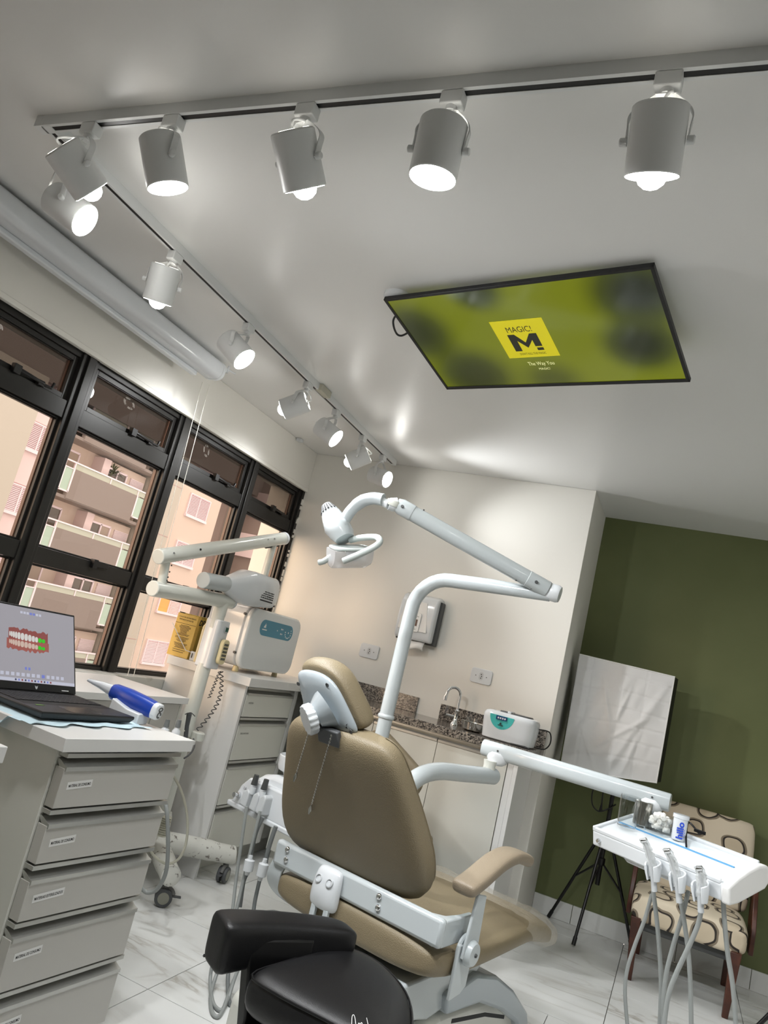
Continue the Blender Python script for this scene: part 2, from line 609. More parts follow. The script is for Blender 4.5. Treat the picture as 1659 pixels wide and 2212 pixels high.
def window(n, y0, y1):
    w = root_struct('window_%d' % n, (WX, (y0 + y1) / 2, ZS))
    f = MB()
    e = 0.028
    f.box((FX0, y0, ZS - 0.01), (FX1, y0 + e, ZH))
    f.box((FX0, y1 - e, ZS - 0.01), (FX1, y1, ZH))
    f.box((FX0, y0, ZH - 0.03), (FX1 - 0.01, y1, ZH))
    f.box((FX0, y0, ZS - 0.01), (FX1 - 0.01, y1, ZS + 0.01))
    f.box((FX0, y0, ZT0), (FX1 - 0.005, y1, ZT1))
    f.box((FX0, y0, ZM0), (FX1 - 0.005, y1, ZM1))
    f.build('window_frame', 'frame', w, bevel=0.002)

    def sash(z0, z1, t, nm, gl, dx=0.0):
        s = MB()
        ya, yb = y0 + e + 0.006, y1 - e - 0.006
        xa, xb = WX - 0.012 + dx, WX + 0.026 + dx
        s.box((xa, ya, z0), (xb, ya + t, z1))
        s.box((xa, yb - t, z0), (xb, yb, z1))
        s.box((xa, ya + t, z0), (xb, yb - t, z0 + t))
        s.box((xa, ya + t, z1 - t), (xb, yb - t, z1))
        st = 0.004
        s.box((xa + 0.01, ya + t, z1 - t - st), (xb - 0.006, yb - t, z1 - t))
        so = s.build('sash', 'frame', w, bevel=0.0015)
        MB().box((WX + dx - 0.002, ya + t - 0.004, z0 + t - 0.004), (WX + dx + 0.002, yb - t + 0.004, z1 - t + 0.004)).build(nm, gl, so)
        # aluminium bead round the glass
        bd = MB()
        q = 0.005
        bd.box((WX + dx - 0.008, yb - t - q, z0 + t), (WX + dx + 0.008, yb - t, z1 - t))
        bd.build('glazing_bead', mat_bead, so)
        return so
    sash(ZT1 + 0.002, ZH - 0.032, 0.022, 'upper_pane', 'tintglass')
    sash(ZM1 + 0.001, ZT0 - 0.001, 0.008, 'middle_pane', 'glass')
    sash(ZS + 0.011, ZM0 - 0.001, 0.006, 'lower_pane', 'glass')
    # stay latch of the upper sash
    yc = y0 + (y1 - y0) * 0.66
    la = MB()
    zz = ZT1 + 0.008
    la.box((FX1 - 0.012, yc - 0.11, zz - 0.012), (FX1 + 0.012, yc - 0.075, zz + 0.026))
    la.tube([(FX1 + 0.004, yc - 0.09, zz + 0.012), (FX1 + 0.006, yc + 0.05, zz + 0.004)], 0.008, 8)
    la.box((FX1 - 0.012, yc + 0.02, zz - 0.01), (FX1 + 0.01, yc + 0.05, zz + 0.014))
    la.tube([(FX1 + 0.004, yc + 0.045, zz + 0.002), (FX1 + 0.004, yc + 0.09, zz + 0.004), (FX1 + 0.004, yc + 0.098, zz + 0.03)], 0.007, 8)
    la.build('stay_latch', 'black', w, bevel=0.002)
    lb = MB()
    lb.box((FX1 - 0.012, yc - 0.09, ZM1 - 0.03), (FX1 + 0.014, yc - 0.062, ZM1 + 0.012))
    lb.box((FX1 - 0.012, yc - 0.055, ZM1 - 0.02), (FX1 + 0.004, yc + 0.02, ZM1 + 0.008))
    lb.build('lower_latch', 'black', w, bevel=0.002)


mat_bead = mat('dark_red_bead', (92, 62, 46), 0.4)
for i in range(len(edges) - 1):
    window(i + 1, edges[i] + 0.02, edges[i + 1] - 0.02)
    struct(B('mullion', (FX0 - 0.01, edges[i] - 0.021, ZS - 0.01), (FX1 + 0.012, edges[i] + 0.021, ZH), 'frame', None, bevel=0.002)).name = 'trim_%d' % (i + 1)
struct(B('mullion', (FX0 - 0.01, edges[-1] - 0.021, ZS - 0.01), (FX1 + 0.012, edges[-1] + 0.012, ZH), 'frame', None, bevel=0.002)).name = 'trim_7'
# rough plaster edge where the last frame meets the back wall
pe = MB()
for k in range(40):
    z = ZS + (ZH - ZS) * k / 40
    if 0.3 < random.random():
        pe.box((FX1 + 0.004, 4.394, z), (FX1 + 0.016 + random.random() * 0.006, 4.412, z + 0.035 * random.random() + 0.01))
struct(pe.build('trim_8', 'wall'))

# ================================================================== BUILDINGS OUTSIDE
KX = -28.0
M['pinkwall'] = mat('pale_pink_render', (222, 200, 196), 0.85)
M['beigewall'] = mat('beige_render', (212, 192, 176), 0.85)
M['olivewall'] = mat('greige_render', (186, 178, 164), 0.85)
M['brownwall'] = mat('brown_render', (134, 116, 106), 0.85)
M['outwhite'] = mat('pink_white_shutter', (236, 218, 220), 0.6)
M['slatshade'] = mat('shutter_gap', (176, 138, 136), 0.7)
M['greenglass'] = mat('pale_green_glass', (166, 186, 168), 0.15)
M['railglass'] = mat('rail_glass', (176, 178, 160), 0.15)
M['darkpane'] = mat('dark_room_glass', (96, 84, 72), 0.12)
M['curtain'] = mat('curtain', (172, 154, 138), 0.8)
M['warmroom'] = mat('lit_room', (226, 170, 96), 0.8)
M['street'] = mat('street_asphalt', (110, 104, 100), 0.9)


def brickmat():
    m = mat('brown_brick', (140, 122, 110), 0.85)
    tc = nd(m, 'ShaderNodeTexCoord')
    mp = nd(m, 'ShaderNodeMapping')
    mp.inputs['Rotation'].default_value = (math.pi / 2, 0, math.pi / 2)
    lk(m, tc.outputs['Object'], mp.inputs['Vector'])
    t = nd(m, 'ShaderNodeTexBrick')
    t.inputs['Scale'].default_value = 5.0
    t.inputs['Color1'].default_value = lin((196, 184, 174))
    t.inputs['Color2'].default_value = lin((176, 164, 154))
    t.inputs['Mortar'].default_value = lin((138, 126, 118))
    t.inputs['Mortar Size'].default_value = 0.03
    lk(m, mp.outputs[0], t.inputs['Vector'])
    lk(m, t.outputs['Color'], bsdf(m).inputs['Base Color'])
    return m


M['brick'] = brickmat()
bl = thing('apartment_building', 'pink and brown brick apartment block with balconies seen through the windows', 'building', (KX, 30, -9))
FLOORS = [-5.05, -2.15, 0.79, 3.70, 6.58, 9.46]


def outwin(y0, y1, z0, z1, warm=False):
    w = MB()
    w.box((KX - 0.1, y0 - 0.09, z0 - 0.14), (KX + 0.16, y1 + 0.09, z0))
    w.box((KX - 0.1, y0 - 0.07, z0), (KX + 0.1, y0, z1))
    w.box((KX - 0.1, y1, z0), (KX + 0.1, y1 + 0.07, z1))
    w.box((KX - 0.1, y0 - 0.07, z1), (KX + 0.1, y1 + 0.07, z1 + 0.06))
    w.box((KX, (y0 + y1) / 2 - 0.03, z0), (KX + 0.08, (y0 + y1) / 2 + 0.03, z1))
    wo = w.build('shutter_window', 'outwhite', bl)
    MB().box((KX - 0.05, y0, z0), (KX + 0.02, y1, z1)).build('shutter_back', 'warmroom' if warm else 'slatshade', wo)
    s = MB()
    n = 15
    ya = y0 + (0.55 * (y1 - y0) if warm else 0)
    for k in range(n):
        z = z0 + (z1 - z0) * (k + 0.5) / n
        s.add([(KX + 0.02, ya, z + 0.045), (KX + 0.075, ya, z - 0.02), (KX + 0.075, y1, z - 0.02), (KX + 0.02, y1, z + 0.045)], [(0, 1, 2, 3)])
    so = s.build('louvre_slats', 'outwhite', wo)
    so['kind'] = 'stuff'


MB().box((KX - 6, 10, -9), (KX + 0.9, 22.3, 9.4)).build('wall', 'olivewall', bl)
MB().box((KX - 6, 22.3, -9), (KX, 25.2, 9.4)).build('wall', 'pinkwall', bl)
for z in FLOORS[1:]:
    outwin(22.9, 24.1, z - 0.24, z + 0.92)
jt = MB()
for z in FLOORS:
    jt.box((KX, 22.3, z + 1.0), (KX + 0.012, 25.2, z + 1.03))
jt.build('render_joint', 'slatshade', bl)
# recessed balconies
MB().box((KX - 6, 25.2, -9), (KX - 1.1, 31.6, 9.4)).build('recess_wall', 'beigewall', bl)
MB().box((KX - 1.1, 25.2, -9), (KX - 0.05, 25.26, 9.4)).build('recess_side', 'beigewall', bl)
for i, z in enumerate(FLOORS):
    zb = z - 1.75
    MB().box((KX - 1.1, 25.2, zb - 0.05), (KX + 0.25, 31.5, zb + 0.1)).build('balcony_slab', 'brick', bl)
    MB().box((KX + 0.05, 25.75, zb), (KX + 0.3, 30.25, z - 0.31)).build('parapet', 'brick', bl)
    gp = MB().box((KX + 0.22, 25.8, z - 0.30), (KX + 0.25, 31.4, z - 0.04)).build('rail_glass', 'railglass', bl)
    r = MB()
    r.box((KX + 0.20, 25.1, z - 0.04), (KX + 0.30, 31.5, z + 0.03))
    r.box((KX + 0.20, 25.1, z - 0.36), (KX + 0.30, 25.8, z - 0.31))
    for y in (25.15, 25.75, 28.2, 30.3, 31.45):
        r.box((KX + 0.21, y - 0.03, z - 0.42), (KX + 0.29, y + 0.03, z))
    for y0, y1 in ((25.15, 25.75), (30.3, 31.45)):
        r.box((KX + 0.20, y0 - 0.04, zb + 0.3), (KX + 0.31, y0 + 0.05, z - 0.3))
        r.box((KX + 0.20, y1 - 0.05, zb + 0.3), (KX + 0.31, y1 + 0.04, z - 0.3))
        r.box((KX + 0.20, y0, zb + 0.27), (KX + 0.31, y1, zb + 0.34))
        MB().box((KX + 0.24, y0, zb + 0.32), (KX + 0.27, y1, z - 0.36)).build('end_glass', 'greenglass', bl)
    r.build('railing', 'outwhite', bl)
    # rooms behind: sliding door, pillar, window, shutter
    XB = KX - 1.1
    d = MB()
    for y in (25.5, 26.3, 27.0):
        d.box((XB, y - 0.04, zb + 0.1), (XB + 0.1, y + 0.04, zb + 2.45))
    d.box((XB, 25.5, zb + 2.4), (XB + 0.1, 27.0, zb + 2.5))
    for y in (28.55, 29.3, 30.0):
        d.box((XB + 0.5, y - 0.04, zb + 0.1), (XB + 0.6, y + 0.04, zb + 2.35))
    d.box((XB + 0.5, 28.55, zb + 2.3), (XB + 0.6, 30.0, zb + 2.4))
    d.build('balcony_door_frame', 'outwhite', bl)
    MB().box((XB, 25.5, zb + 0.1), (XB + 0.04, 26.3, zb + 2.42)).build('balcony_door_pane', 'warmroom' if i == 3 else 'darkpane', bl)
    MB().box((XB, 26.3, zb + 0.1), (XB + 0.05, 27.0, zb + 2.42)).build('balcony_door_pane', 'darkpane' if i == 3 else 'curtain', bl)
    MB().box((XB, 28.0, zb + 0.1), (XB + 0.75, 28.5, zb + 2.7)).build('pillar', 'pinkwall', bl)
    MB().box((XB, 28.5, zb + 0.1), (XB + 0.5, 31.5, zb + 2.7)).build('recess_wall', 'beigewall', bl)
    MB().box((XB + 0.5, 28.55, zb + 0.1), (XB + 0.54, 29.3, zb + 2.32)).build('balcony_window_pane', 'darkpane', bl)
    MB().box((XB + 0.5, 29.3, zb + 0.1), (XB + 0.54, 30.0, zb + 2.32)).build('balcony_window_pane', 'curtain' if i % 2 else 'darkpane', bl)
    sh = MB()
    for k in range(26):
        zz = zb + 0.6 + 1.75 * k / 26
        sh.box((XB + 0.5, 30.35, zz), (XB + 0.57, 31.4, zz + 0.045))
    sho = sh.build('balcony_shutter', 'outwhite', bl)
    sho['kind'] = 'stuff'
# hanging fern on the upper balcony
fn = MB()
fc = V((KX - 0.6, 28.95, 6.9))
for k in range(46):
    q, e = random.random() * 6.28, random.uniform(-0.3, 1.2)
    d = V((math.cos(q) * math.cos(e), math.sin(q) * math.cos(e), math.sin(e)))
    L = random.uniform(0.45, 0.9)
    sd = d.cross(V((0, 0, 1))).normalized() * 0.05
    p1, p2 = fc + d * L * 0.6 + V((0, 0, 0.06)), fc + d * L - V((0, 0, 0.2 * L))
    fn.add([fc - sd * 0.3, fc + sd * 0.3, p1 + sd, p2, p1 - sd], [(0, 1, 2, 4), (4, 2, 3)])
M['leaf'] = mat('fern_green', (74, 78, 44), 0.7)
tag(fn.build('balcony_fern', 'leaf'), 'leafy potted fern on the top balcony across the street', 'plant')
fp = MB().lathe([(0.16, 0), (0.24, 0.35)], (KX - 0.6, 28.95, 6.45), n=12).build('pot', 'brownwall', bpy.data.objects['balcony_fern'])
# wall B
MB().box((KX - 6, 31.6, -9), (KX + 0.35, 33.5, 9.4)).build('wall', 'olivewall', bl)
MB().box((KX - 6, 33.5, -9), (KX, 37.9, 9.4)).build('wall', 'beigewall', bl)
for i, z in enumerate(FLOORS[1:]):
    outwin(34.8, 36.7, z - 0.1, z + 1.12, warm=(i == 1))
jt = MB()
for z in FLOORS:
    jt.box((KX + 0.35, 31.6, z + 1.05), (KX + 0.36, 33.5, z + 1.08))
jt.build('render_joint', 'slatshade', bl)
MB().box((KX - 6, 37.9, -9), (KX - 1.2, 41.5, 9.4)).build('recess_wall', 'brownwall', bl)
for z in FLOORS:
    MB().box((KX - 1.2, 37.95, z - 0.1), (KX - 1.15, 39.3, z + 1.1)).build('stair_window', 'darkpane', bl)
# brick storeys on top, with a dark shadow gap under the slab
MB().box((KX - 6, 8, 9.4), (KX + 0.35, 60, 11.15)).build('upper_parapet', 'brick', bl)
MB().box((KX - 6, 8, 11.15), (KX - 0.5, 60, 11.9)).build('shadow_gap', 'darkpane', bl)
MB().box((KX - 6, 8, 11.9), (KX + 0.35, 60, 21)).build('upper_parapet', 'brick', bl)
# round stair tower
tw = thing('round_tower', 'round pale pink tower with dark window bands right of the beige wall', 'building', (KX + 1.2, 45.0, -9))
z = -9.0
while z < 9.0:
    MB().lathe([(4.0, 0), (4.0, 1.55)], (KX + 0.2, 45.0, z), n=48).build('tower_parapet', 'pinkwall', tw, smooth=30)
    MB().lathe([(3.7, 0), (3.7, 1.31)], (KX + 0.2, 45.0, z + 1.55), n=48).build('tower_window_band', 'brownwall', tw, smooth=30)
    z += 2.86
struct(B('trim_9', (-60, -40, -9.4), (LX - 0.6, 90, -9.0), 'street', bevel=0)).name = 'trim_9'

# ================================================================== CEILING TRACKS AND SPOTS
TW, TZ = 0.034, CZ - 0.034


def track(name, label, p0, p1):
    p0, p1 = V(p0), V(p1)
    d = (p1 - p0).normalized()
    s = d.cross(V((0, 0, 1))).normalized()
    t = thing(name, label, 'track', ((p0 + p1) / 2).to_tuple(), 0)

    def sec(o0, o1, z0, z1):
        return MB().prism([p0 + s * o0 + V((0, 0, z0)), p0 + s * o1 + V((0, 0, z0)), p0 + s * o1 + V((0, 0, z1)), p0 + s * o0 + V((0, 0, z1))], p1 - p0)
    rail = sec(-TW / 2, -0.0076, TZ, CZ)
    rail.f += [tuple(i + 8 for i in f) for f in sec(0.0076, TW / 2, TZ, CZ).f]
    rail.v += sec(0.0076, TW / 2, TZ, CZ).v
    rail.build('rail', 'lamp', t)
    sec(-0.0075, 0.0075, TZ + 0.0015, CZ - 0.002).build('track_slot', 'black', t)
    for p, sg in ((p0, 1), (p1, -1)):
        q = p + d * sg * 0.03
        MB().prism([p + s * -TW / 2 * 1.05 + V((0, 0, TZ - 0.001)), p + s * TW / 2 * 1.05 + V((0, 0, TZ - 0.001)), p + s * TW / 2 * 1.05 + V((0, 0, CZ)), p - s * TW / 2 * 1.05 + V((0, 0, CZ))], q - p).build('track_end_cap', 'lamp', t, bevel=0.001)
    return t


tA = track('ceiling_track', 'white track rail crossing the ceiling from left corner to right edge', (-1.93, 1.276, 0), (0.03, 1.276, 0))
tA2 = track('ceiling_track', 'short white track rail at the upper right edge of the photo', (0.031, 1.276, 0), (1.2, 1.276, 0))
tB = track('ceiling_track', 'long white track rail running along the window side to the back wall', (-1.888, 1.262, 0), (-1.958, 4.33, 0))
cp = at(700, 852, 2, TZ)
MB().box((-0.019, -0.06, TZ - 0.002), (0.019, 0.05, CZ - 0.001), Matrix.Translation((cp.x - 0.005, cp.y, 0)) @ Matrix.Rotation(0.023, 4, 'Z')).build('track_connector', 'cord', tB, bevel=0.002)


def lamp(adp, ax, mid, front, sgn, label, kt=1.0, pw=1.0, R=0.053, Lb=0.128, zp=2.343, bulb=True):
    """adp: adapter point on track (x, y); mid, front: photo pixels of the body centre and lens centre"""
    a0 = V((adp[0], adp[1], TZ))
    d = ray(*mid)
    o = V((0, 0, CAMZ))
    p = o + d * ((zp - CAMZ) / d.z)
    # keep the pivot below the adapter
    df = ray(*front).normalized()
    h = Lb / 2
    oc = o - p
    bq = oc.dot(df)
    disc = max(bq * bq - (oc.length_squared - h * h), 0.0)
    t = -bq + sgn * kt * math.sqrt(disc)
    f = o + df * t
    dr = (f - p).normalized()
    root = thing('track_spotlight', label, 'spotlight', (a0.x, a0.y, TZ), 0, 'spotlights on the ceiling tracks')
    al = V(ax).normalized()
    sd = al.cross(V((0, 0, 1)))
    m = Matrix(((al.x, sd.x, 0, a0.x), (al.y, sd.y, 0, a0.y), (0, 0, 1, 0), (0, 0, 0, 1)))
    MB().box((-0.026, -0.0165, TZ - 0.034), (0.026, 0.0165, TZ - 0.0005), m).build('track_adapter', 'lamp', root, bevel=0.003)
    k0 = V((a0.x, a0.y, TZ - 0.034))
    MB().lathe([(0.013, 0), (0.013, -0.012)], k0, n=16).build('swivel', 'lamp', root, smooth=30)
    # hinge axis: perpendicular to the beam, as level as possible
    hx = dr.cross(V((0, 0, 1)))
    hx = hx.normalized() if hx.length > 0.05 else al.copy()
    # yoke of flat strip from the swivel to both hinges
    y = MB()
    top = k0 + V((0, 0, -0.012))
    w = dr.cross(hx).normalized()
    for sg in (1, -1):
        e = p + hx * sg * (R + 0.004)
        s1 = top + hx * sg * 0.018
        uv_ = (top - p) - hx * (top - p).dot(hx)
        s2 = e + uv_.normalized() * 0.052 + hx * sg * 0.002
        pts = cr([s1, s1.lerp(s2, 0.5) + hx * sg * 0.006, s2, e.lerp(s2, 0.5), e - uv_.normalized() * 0.006], 4)
        wd = hx.cross(pts[-1] - pts[0]).normalized() * 0.008
        th = hx * 0.0012
        rs = [[q - wd - th, q + wd - th, q + wd + th, q - wd + th] for q in pts]
        y.rings(rs)
        MB().lathe([(0.0085, -0.002), (0.0085, 0.011), (0.006, 0.013)], e, hx * sg, 14).build('pivot_knob', 'lamp', root, smooth=30)
    c1 = top + hx * 0.020
    c2 = top - hx * 0.020
    wv = V((0, 0, 1)).cross(hx).normalized() * 0.009
    y.add([c1 - wv, c1 + wv, c2 + wv, c2 - wv, c1 - wv - V((0, 0, .002)), c1 + wv - V((0, 0, .002)), c2 + wv - V((0, 0, .002)), c2 - wv - V((0, 0, .002))],
          [(0, 1, 2, 3), (7, 6, 5, 4), (0, 4, 5, 1), (1, 5, 6, 2), (2, 6, 7, 3), (3, 7, 4, 0)])
    y.build('yoke', 'lamp', root)
    bk = p - dr * h
    MB().lathe([(R * 0.93, 0), (R, 0.004), (R, Lb - 0.002), (R - 0.002, Lb), (R - 0.004, Lb - 0.004), (R - 0.004, 0.02)], bk, dr, 40).build('lamp_body', 'lamp', root, smooth=35)
    prof = [(R - 0.0045, Lb - 0.01), (R - 0.005, Lb + 0.001)]
    prof += [(R * 0.55, Lb + 0.002), (R * 0.45, Lb + 0.014), (R * 0.25, Lb + 0.022), (0.0, Lb + 0.025)] if bulb else [(R * 0.5, Lb + 0.004), (0.0, Lb + 0.005)]
    MB().lathe(prof, bk, dr, 32).build('lamp_lens', 'lens', root, smooth=60)
    ld = bpy.data.lights.new('spot_beam', 'SPOT')
    ld.energy = SPOT_WATTS * pw
    ld.color = (0.97, 0.985, 1.0)
    ld.spot_size = math.radians(84)
    ld.spot_blend = 1.0
    ld.shadow_soft_size = 0.045
    lo_ = bpy.data.objects.new('spot_beam', ld)
    COL.objects.link(lo_)
    lo_.parent = root
    lo_.matrix_local = FR[root.name] @ (Matrix.Translation(bk + dr * (Lb + 0.03)) @ dr.to_track_quat('-Z', 'Y').to_matrix().to_4x4())
    wire = cr([top - V((0, 0, 0.002)), top + hx * 0.012 - dr * 0.02 - V((0, 0, 0.02)), bk + hx * 0.01 - dr * 0.02, bk + dr * 0.002], 5)
    MB().tube(wire, 0.0032, 8).build('lamp_cable', 'lamp', root, smooth=40)
    v = MB()
    u1 = dr.orthogonal().normalized()
    u2 = dr.cross(u1)
    for q in range(4):
        for r0 in (0.55, 0.72):
            for j in range(5):
                a0_, a1_ = q * math.pi / 2 + 0.25 + j * 0.21, q * math.pi / 2 + 0.25 + (j + 1) * 0.21
                v.quad([bk - dr * 0.001 + (u1 * math.cos(g) + u2 * math.sin(g)) * R * rr for g, rr in ((a0_, r0), (a1_, r0), (a1_, r0 + 0.09), (a0_, r0 + 0.09))])
    v.build('heat_vent', 'vent', root)
    return root


def onA(px):
    p = at(px[0], px[1], 2, TZ)
    return (p.x, 1.276)


def onB(px):
    p = at(px[0], px[1], 2, TZ)
    t = (p.y - 1.262) / 3.068
    return (-1.888 - 0.07 * t, p.y)


AX, AY = (1, 0, 0), (-0.023, 1, 0)
lamp(onA((195, 265)), AX, (166, 366), (196, 410), 1, 'track spotlight at the track corner tilted down to the right, leftmost of the front row', kt=0.05, pw=0.42)
lamp(onA((378, 255)), AX, (354, 352), (362, 402), -1, 'second spotlight from the left on the front track, lens facing the viewer', bulb=False, pw=0.42, kt=0.6)
lamp(onA((668, 232)), AX, (645, 346), (657, 401), 1, 'third spotlight from the left on the front track, lens edge-on', kt=0.0, pw=0.42)
lamp(onA((983, 205)), AX, (947, 325), (934, 385), -1, 'fourth spotlight from the left on the front track, big white lens tilted left', bulb=False, pw=0.42)
lamp(onA((1447, 162)), AX, (1418, 305), (1409, 372), -1, 'rightmost spotlight on the front track hanging straight down', pw=0.42, kt=0.3)
lamp(onB((168, 330)), AY, (150, 452), (184, 477), -1, 'spotlight on the window track partly hidden behind the corner spotlight', bulb=False)
lamp(onB((375, 548)), AY, (350, 614), (339, 656), -1, 'spotlight pointing down on the window track above the projection screen case', pw=0.45, kt=0.6)
lamp(onB((535, 702)), AY, (509, 755), (528, 777), -1, 'spotlight on the window track right of the screen case end, lens to the viewer', bulb=False)
lamp(onB((655, 826)), AY, (637, 876), (612, 885), 1, 'spotlight turned to the window with glowing rear vents, just before the track joint', kt=0.35, pw=0.3)
lamp(onB((722, 886)), AY, (708, 933), (726, 948), -1, 'spotlight on the window track just beyond the cable joint, lens to the viewer', bulb=False)
lamp(onB((785, 942)), AY, (774, 990), (752, 999), 1, 'second last spotlight on the window track, turned to the window with lit vents', kt=0.4, pw=0.3)
lamp(onB((827, 984)), AY, (820, 1030), (837, 1036), -1, 'last spotlight at the back wall end of the window track', bulb=False)

lamp((0.33, 1.276), AX, (2163, 239), (2144, 330), -1, 'spotlight on the front track beyond the right edge of the photo', zp=2.36, pw=0.4, kt=0.3)
lamp((0.78, 1.276), AX, (3027, 189), (2996, 297), -1, 'second spotlight on the front track beyond the right edge of the photo', zp=2.36, pw=0.4, kt=0.3)

# ================================================================== TV ON THE CEILING
O = V((0, 0, CAMZ))
tvc = [V(q) for q in ((-1.376, 2.54, 2.691 - CAMZ), (-0.296, 2.282, 2.701 - CAMZ), (-0.133, 2.858, 2.565 - CAMZ), (-1.213, 3.117, 2.556 - CAMZ))]
tvc = [O + V((q.x, q.y, q.z)) * 0.855 for q in tvc]
tx = (tvc[1] - tvc[0]).normalized()
ty0 = (tvc[3] - tvc[0])
ty = (ty0 - tx * ty0.dot(tx)).normalized()
tn = tx.cross(ty).normalized()
if tn.z > 0:
    tn = -tn
W_, H_ = (tvc[1] - tvc[0]).length, ty0.length
tvm = frame(tvc[0], tx, ty)   # local x along the top edge, y to the far edge
if tvm.col[2].to_3d().dot(tn) < 0:
    zs = -1
else:
    zs = 1
tv = thing('television', 'black wall-mount television fixed tilted under the ceiling showing a yellow music cover', 'television', ((tvc[0] + tvc[2]) / 2).to_tuple())


def tvbox(x0, x1, y0, y1, d0, d1, name, m, par=tv, bevel=0.002):
    return MB().box((x0, y0, zs * d0), (x1, y1, zs * d1), tvm).build(name, m, par, bevel=bevel)


tvbox(0.05, W_ - 0.06, 0.04, H_ - 0.07, -0.036, -0.006, 'back_shell', 'black')
bz = 0.011
fb = MB()
for q in ((0, W_, 0, bz), (0, W_, H_ - bz * 1.5, H_), (0, bz, 0, H_), (W_ - bz, W_, 0, H_)):
    fb.box((q[0], q[2], zs * -0.012), (q[1], q[3], zs * 0.004), tvm)
fb.build('bezel', 'black', tv, bevel=0.001)


def tvscreen():
    m = mat('tv_picture', (110, 116, 22), 0.12, spec=0.6)
    p = bsdf(m)
    p.inputs['Base Color'].default_value = (0.004, 0.004, 0.004, 1)
    tc = nd(m, 'ShaderNodeTexCoord')
    last = None
    for (cx_, cy_, rad, k) in ((0.04, 0.35, 0.20, 0.8), (0.38, 0.02, 0.13, 0.75), (0.93, 0.18, 0.20, 0.95), (0.88, 0.62, 0.17, 0.9), (0.18, 0.85, 0.22, 0.75), (0.5, 0.95, 0.16, 0.45)):
        pt = tvm @ V((cx_ * W_, cy_ * H_, 0))
        pl = FR[tv.name] @ pt
        ds = nd(m, 'ShaderNodeVectorMath', operation='DISTANCE')
        ds.inputs[1].default_value = pl
        lk(m, tc.outputs['Object'], ds.inputs[0])
        mr = nd(m, 'ShaderNodeMapRange')
        mr.interpolation_type = 'SMOOTHSTEP'
        mr.inputs['From Min'].default_value = rad * W_ * 0.15
        mr.inputs['From Max'].default_value = rad * W_ * 1.1
        mr.inputs['To Min'].default_value = 1 - k
        mr.inputs['To Max'].default_value = 1
        lk(m, ds.outputs['Value'], mr.inputs['Value'])
        if last is None:
            last = mr.outputs[0]
        else:
            mu = nd(m, 'ShaderNodeMath', operation='MULTIPLY')
            lk(m, last, mu.inputs[0])
            lk(m, mr.outputs[0], mu.inputs[1])
            last = mu.outputs[0]
    r = ramp(m, [(0.0, (26, 32, 22)), (0.5, (72, 80, 22)), (1.0, (122, 130, 18))])
    lk(m, last, r.inputs['Fac'])
    lk(m, r.outputs['Color'], p.inputs['Emission Color'])
    p.inputs['Emission Strength'].default_value = 0.36
    return m


M['tvpic'] = tvscreen()
M['tvyellow'] = mat('tv_yellow', (172, 162, 18), 0.3, emit=0.42)
M['tvblack'] = mat('tv_black', (28, 28, 18), 0.3, emit=0.4)
M['tvwhite'] = mat('tv_white', (190, 190, 140), 0.3, emit=0.5)
scr = tvbox(bz, W_ - bz, bz, H_ - bz * 1.5, -0.006, 0.0012, 'screen', 'tvpic', bevel=0)


def tvuv(u, v, d=0.002):
    return tvm @ V((u * W_, v * H_, zs * d))


def tvpoly(pts, d, name, m):
    return MB().quad([tvuv(u, v, d) for u, v in pts]).build(name, m, scr)


s0, s1, t0, t1 = 0.372, 0.578, 0.31, 0.68
tvpoly([(s0, t0), (s1, t0), (s1, t1), (s0, t1)], 0.0018, 'album_cover', 'tvyellow')
text('album_title', 'MAGIC!', 0.040, 'tvblack', scr, tvuv(0.420, 0.425, 0.0024), tx, -ty, width=0.098 * W_)
mm_ = MB()
u0, u1, v0, v1 = 0.415, 0.530, 0.445, 0.612
wu = u1 - u0
for poly in ([(0, 0), (.24, 0), (.24, 1), (0, 1)], [(.76, 0), (1, 0), (1, .76), (.76, .76)], [(.24, 0), (.50, .50), (.50, .82), (.24, .38)], [(.76, 0), (.76, .38), (.50, .82), (.50, .50)], [(.78, .84), (1, .84), (1, 1), (.78, 1)]):
    mm_.quad([tvuv(u0 + wu * x, v0 + (v1 - v0) * y, 0.0024) for x, y in poly])
mm_.build('album_letter', 'tvblack', scr)
text('album_subtitle', "DON'T KILL THE MAGIC", 0.016, 'tvblack', scr, tvuv(0.425, 0.652, 0.0024), tx, -ty, width=0.105 * W_)
text('song_title', 'The Way You', 0.028, 'tvwhite', scr, tvuv(0.435, 0.765, 0.0024), tx, -ty, width=0.105 * W_)
text('song_artist', 'MAGIC!', 0.016, 'tvwhite', scr, tvuv(0.468, 0.815, 0.0024), tx, -ty, width=0.045 * W_)
br = MB()
for u in (0.36, 0.64):
    p_ = tvm @ V((u * W_, 0.12 * H_, zs * -0.04))
    q_ = tvm @ V((u * W_, 0.9 * H_, zs * -0.04))
    br.prism([p_ - tx * 0.015, p_ + tx * 0.015, V(((p_ + tx * 0.015).x, (p_ + tx * 0.015).y, CZ)), V(((p_ - tx * 0.015).x, (p_ - tx * 0.015).y, CZ))], q_ - p_)
br.build('ceiling_bracket', 'blackmetal', tv)
cb = at(862, 640, 2, CZ)
tag(MB().lathe([(0.055, 0), (0.055, -0.012), (0.03, -0.03), (0.0, -0.032)], (cb.x, cb.y, CZ), n=24).build('ceiling_outlet', 'plastic', smooth=40), 'small white ceiling outlet behind the upper left corner of the television', 'outlet')
w0 = tvuv(0.03, 0.22, -0.03)
wp = cr([V((cb.x, cb.y, CZ - 0.025)), at(872, 662, 2, 2.497), at(852, 686, 2, 2.475), at(850, 703, 2, 2.458), at(857, 721, 2, 2.450), at(868, 725, 2, 2.452), at(884, 717, 2, 2.470)], 6)
tag(MB().tube(wp, 0.004, 8).build('television_cable', 'black', smooth=40), 'black power cable looping at the left end of the television', 'cable')

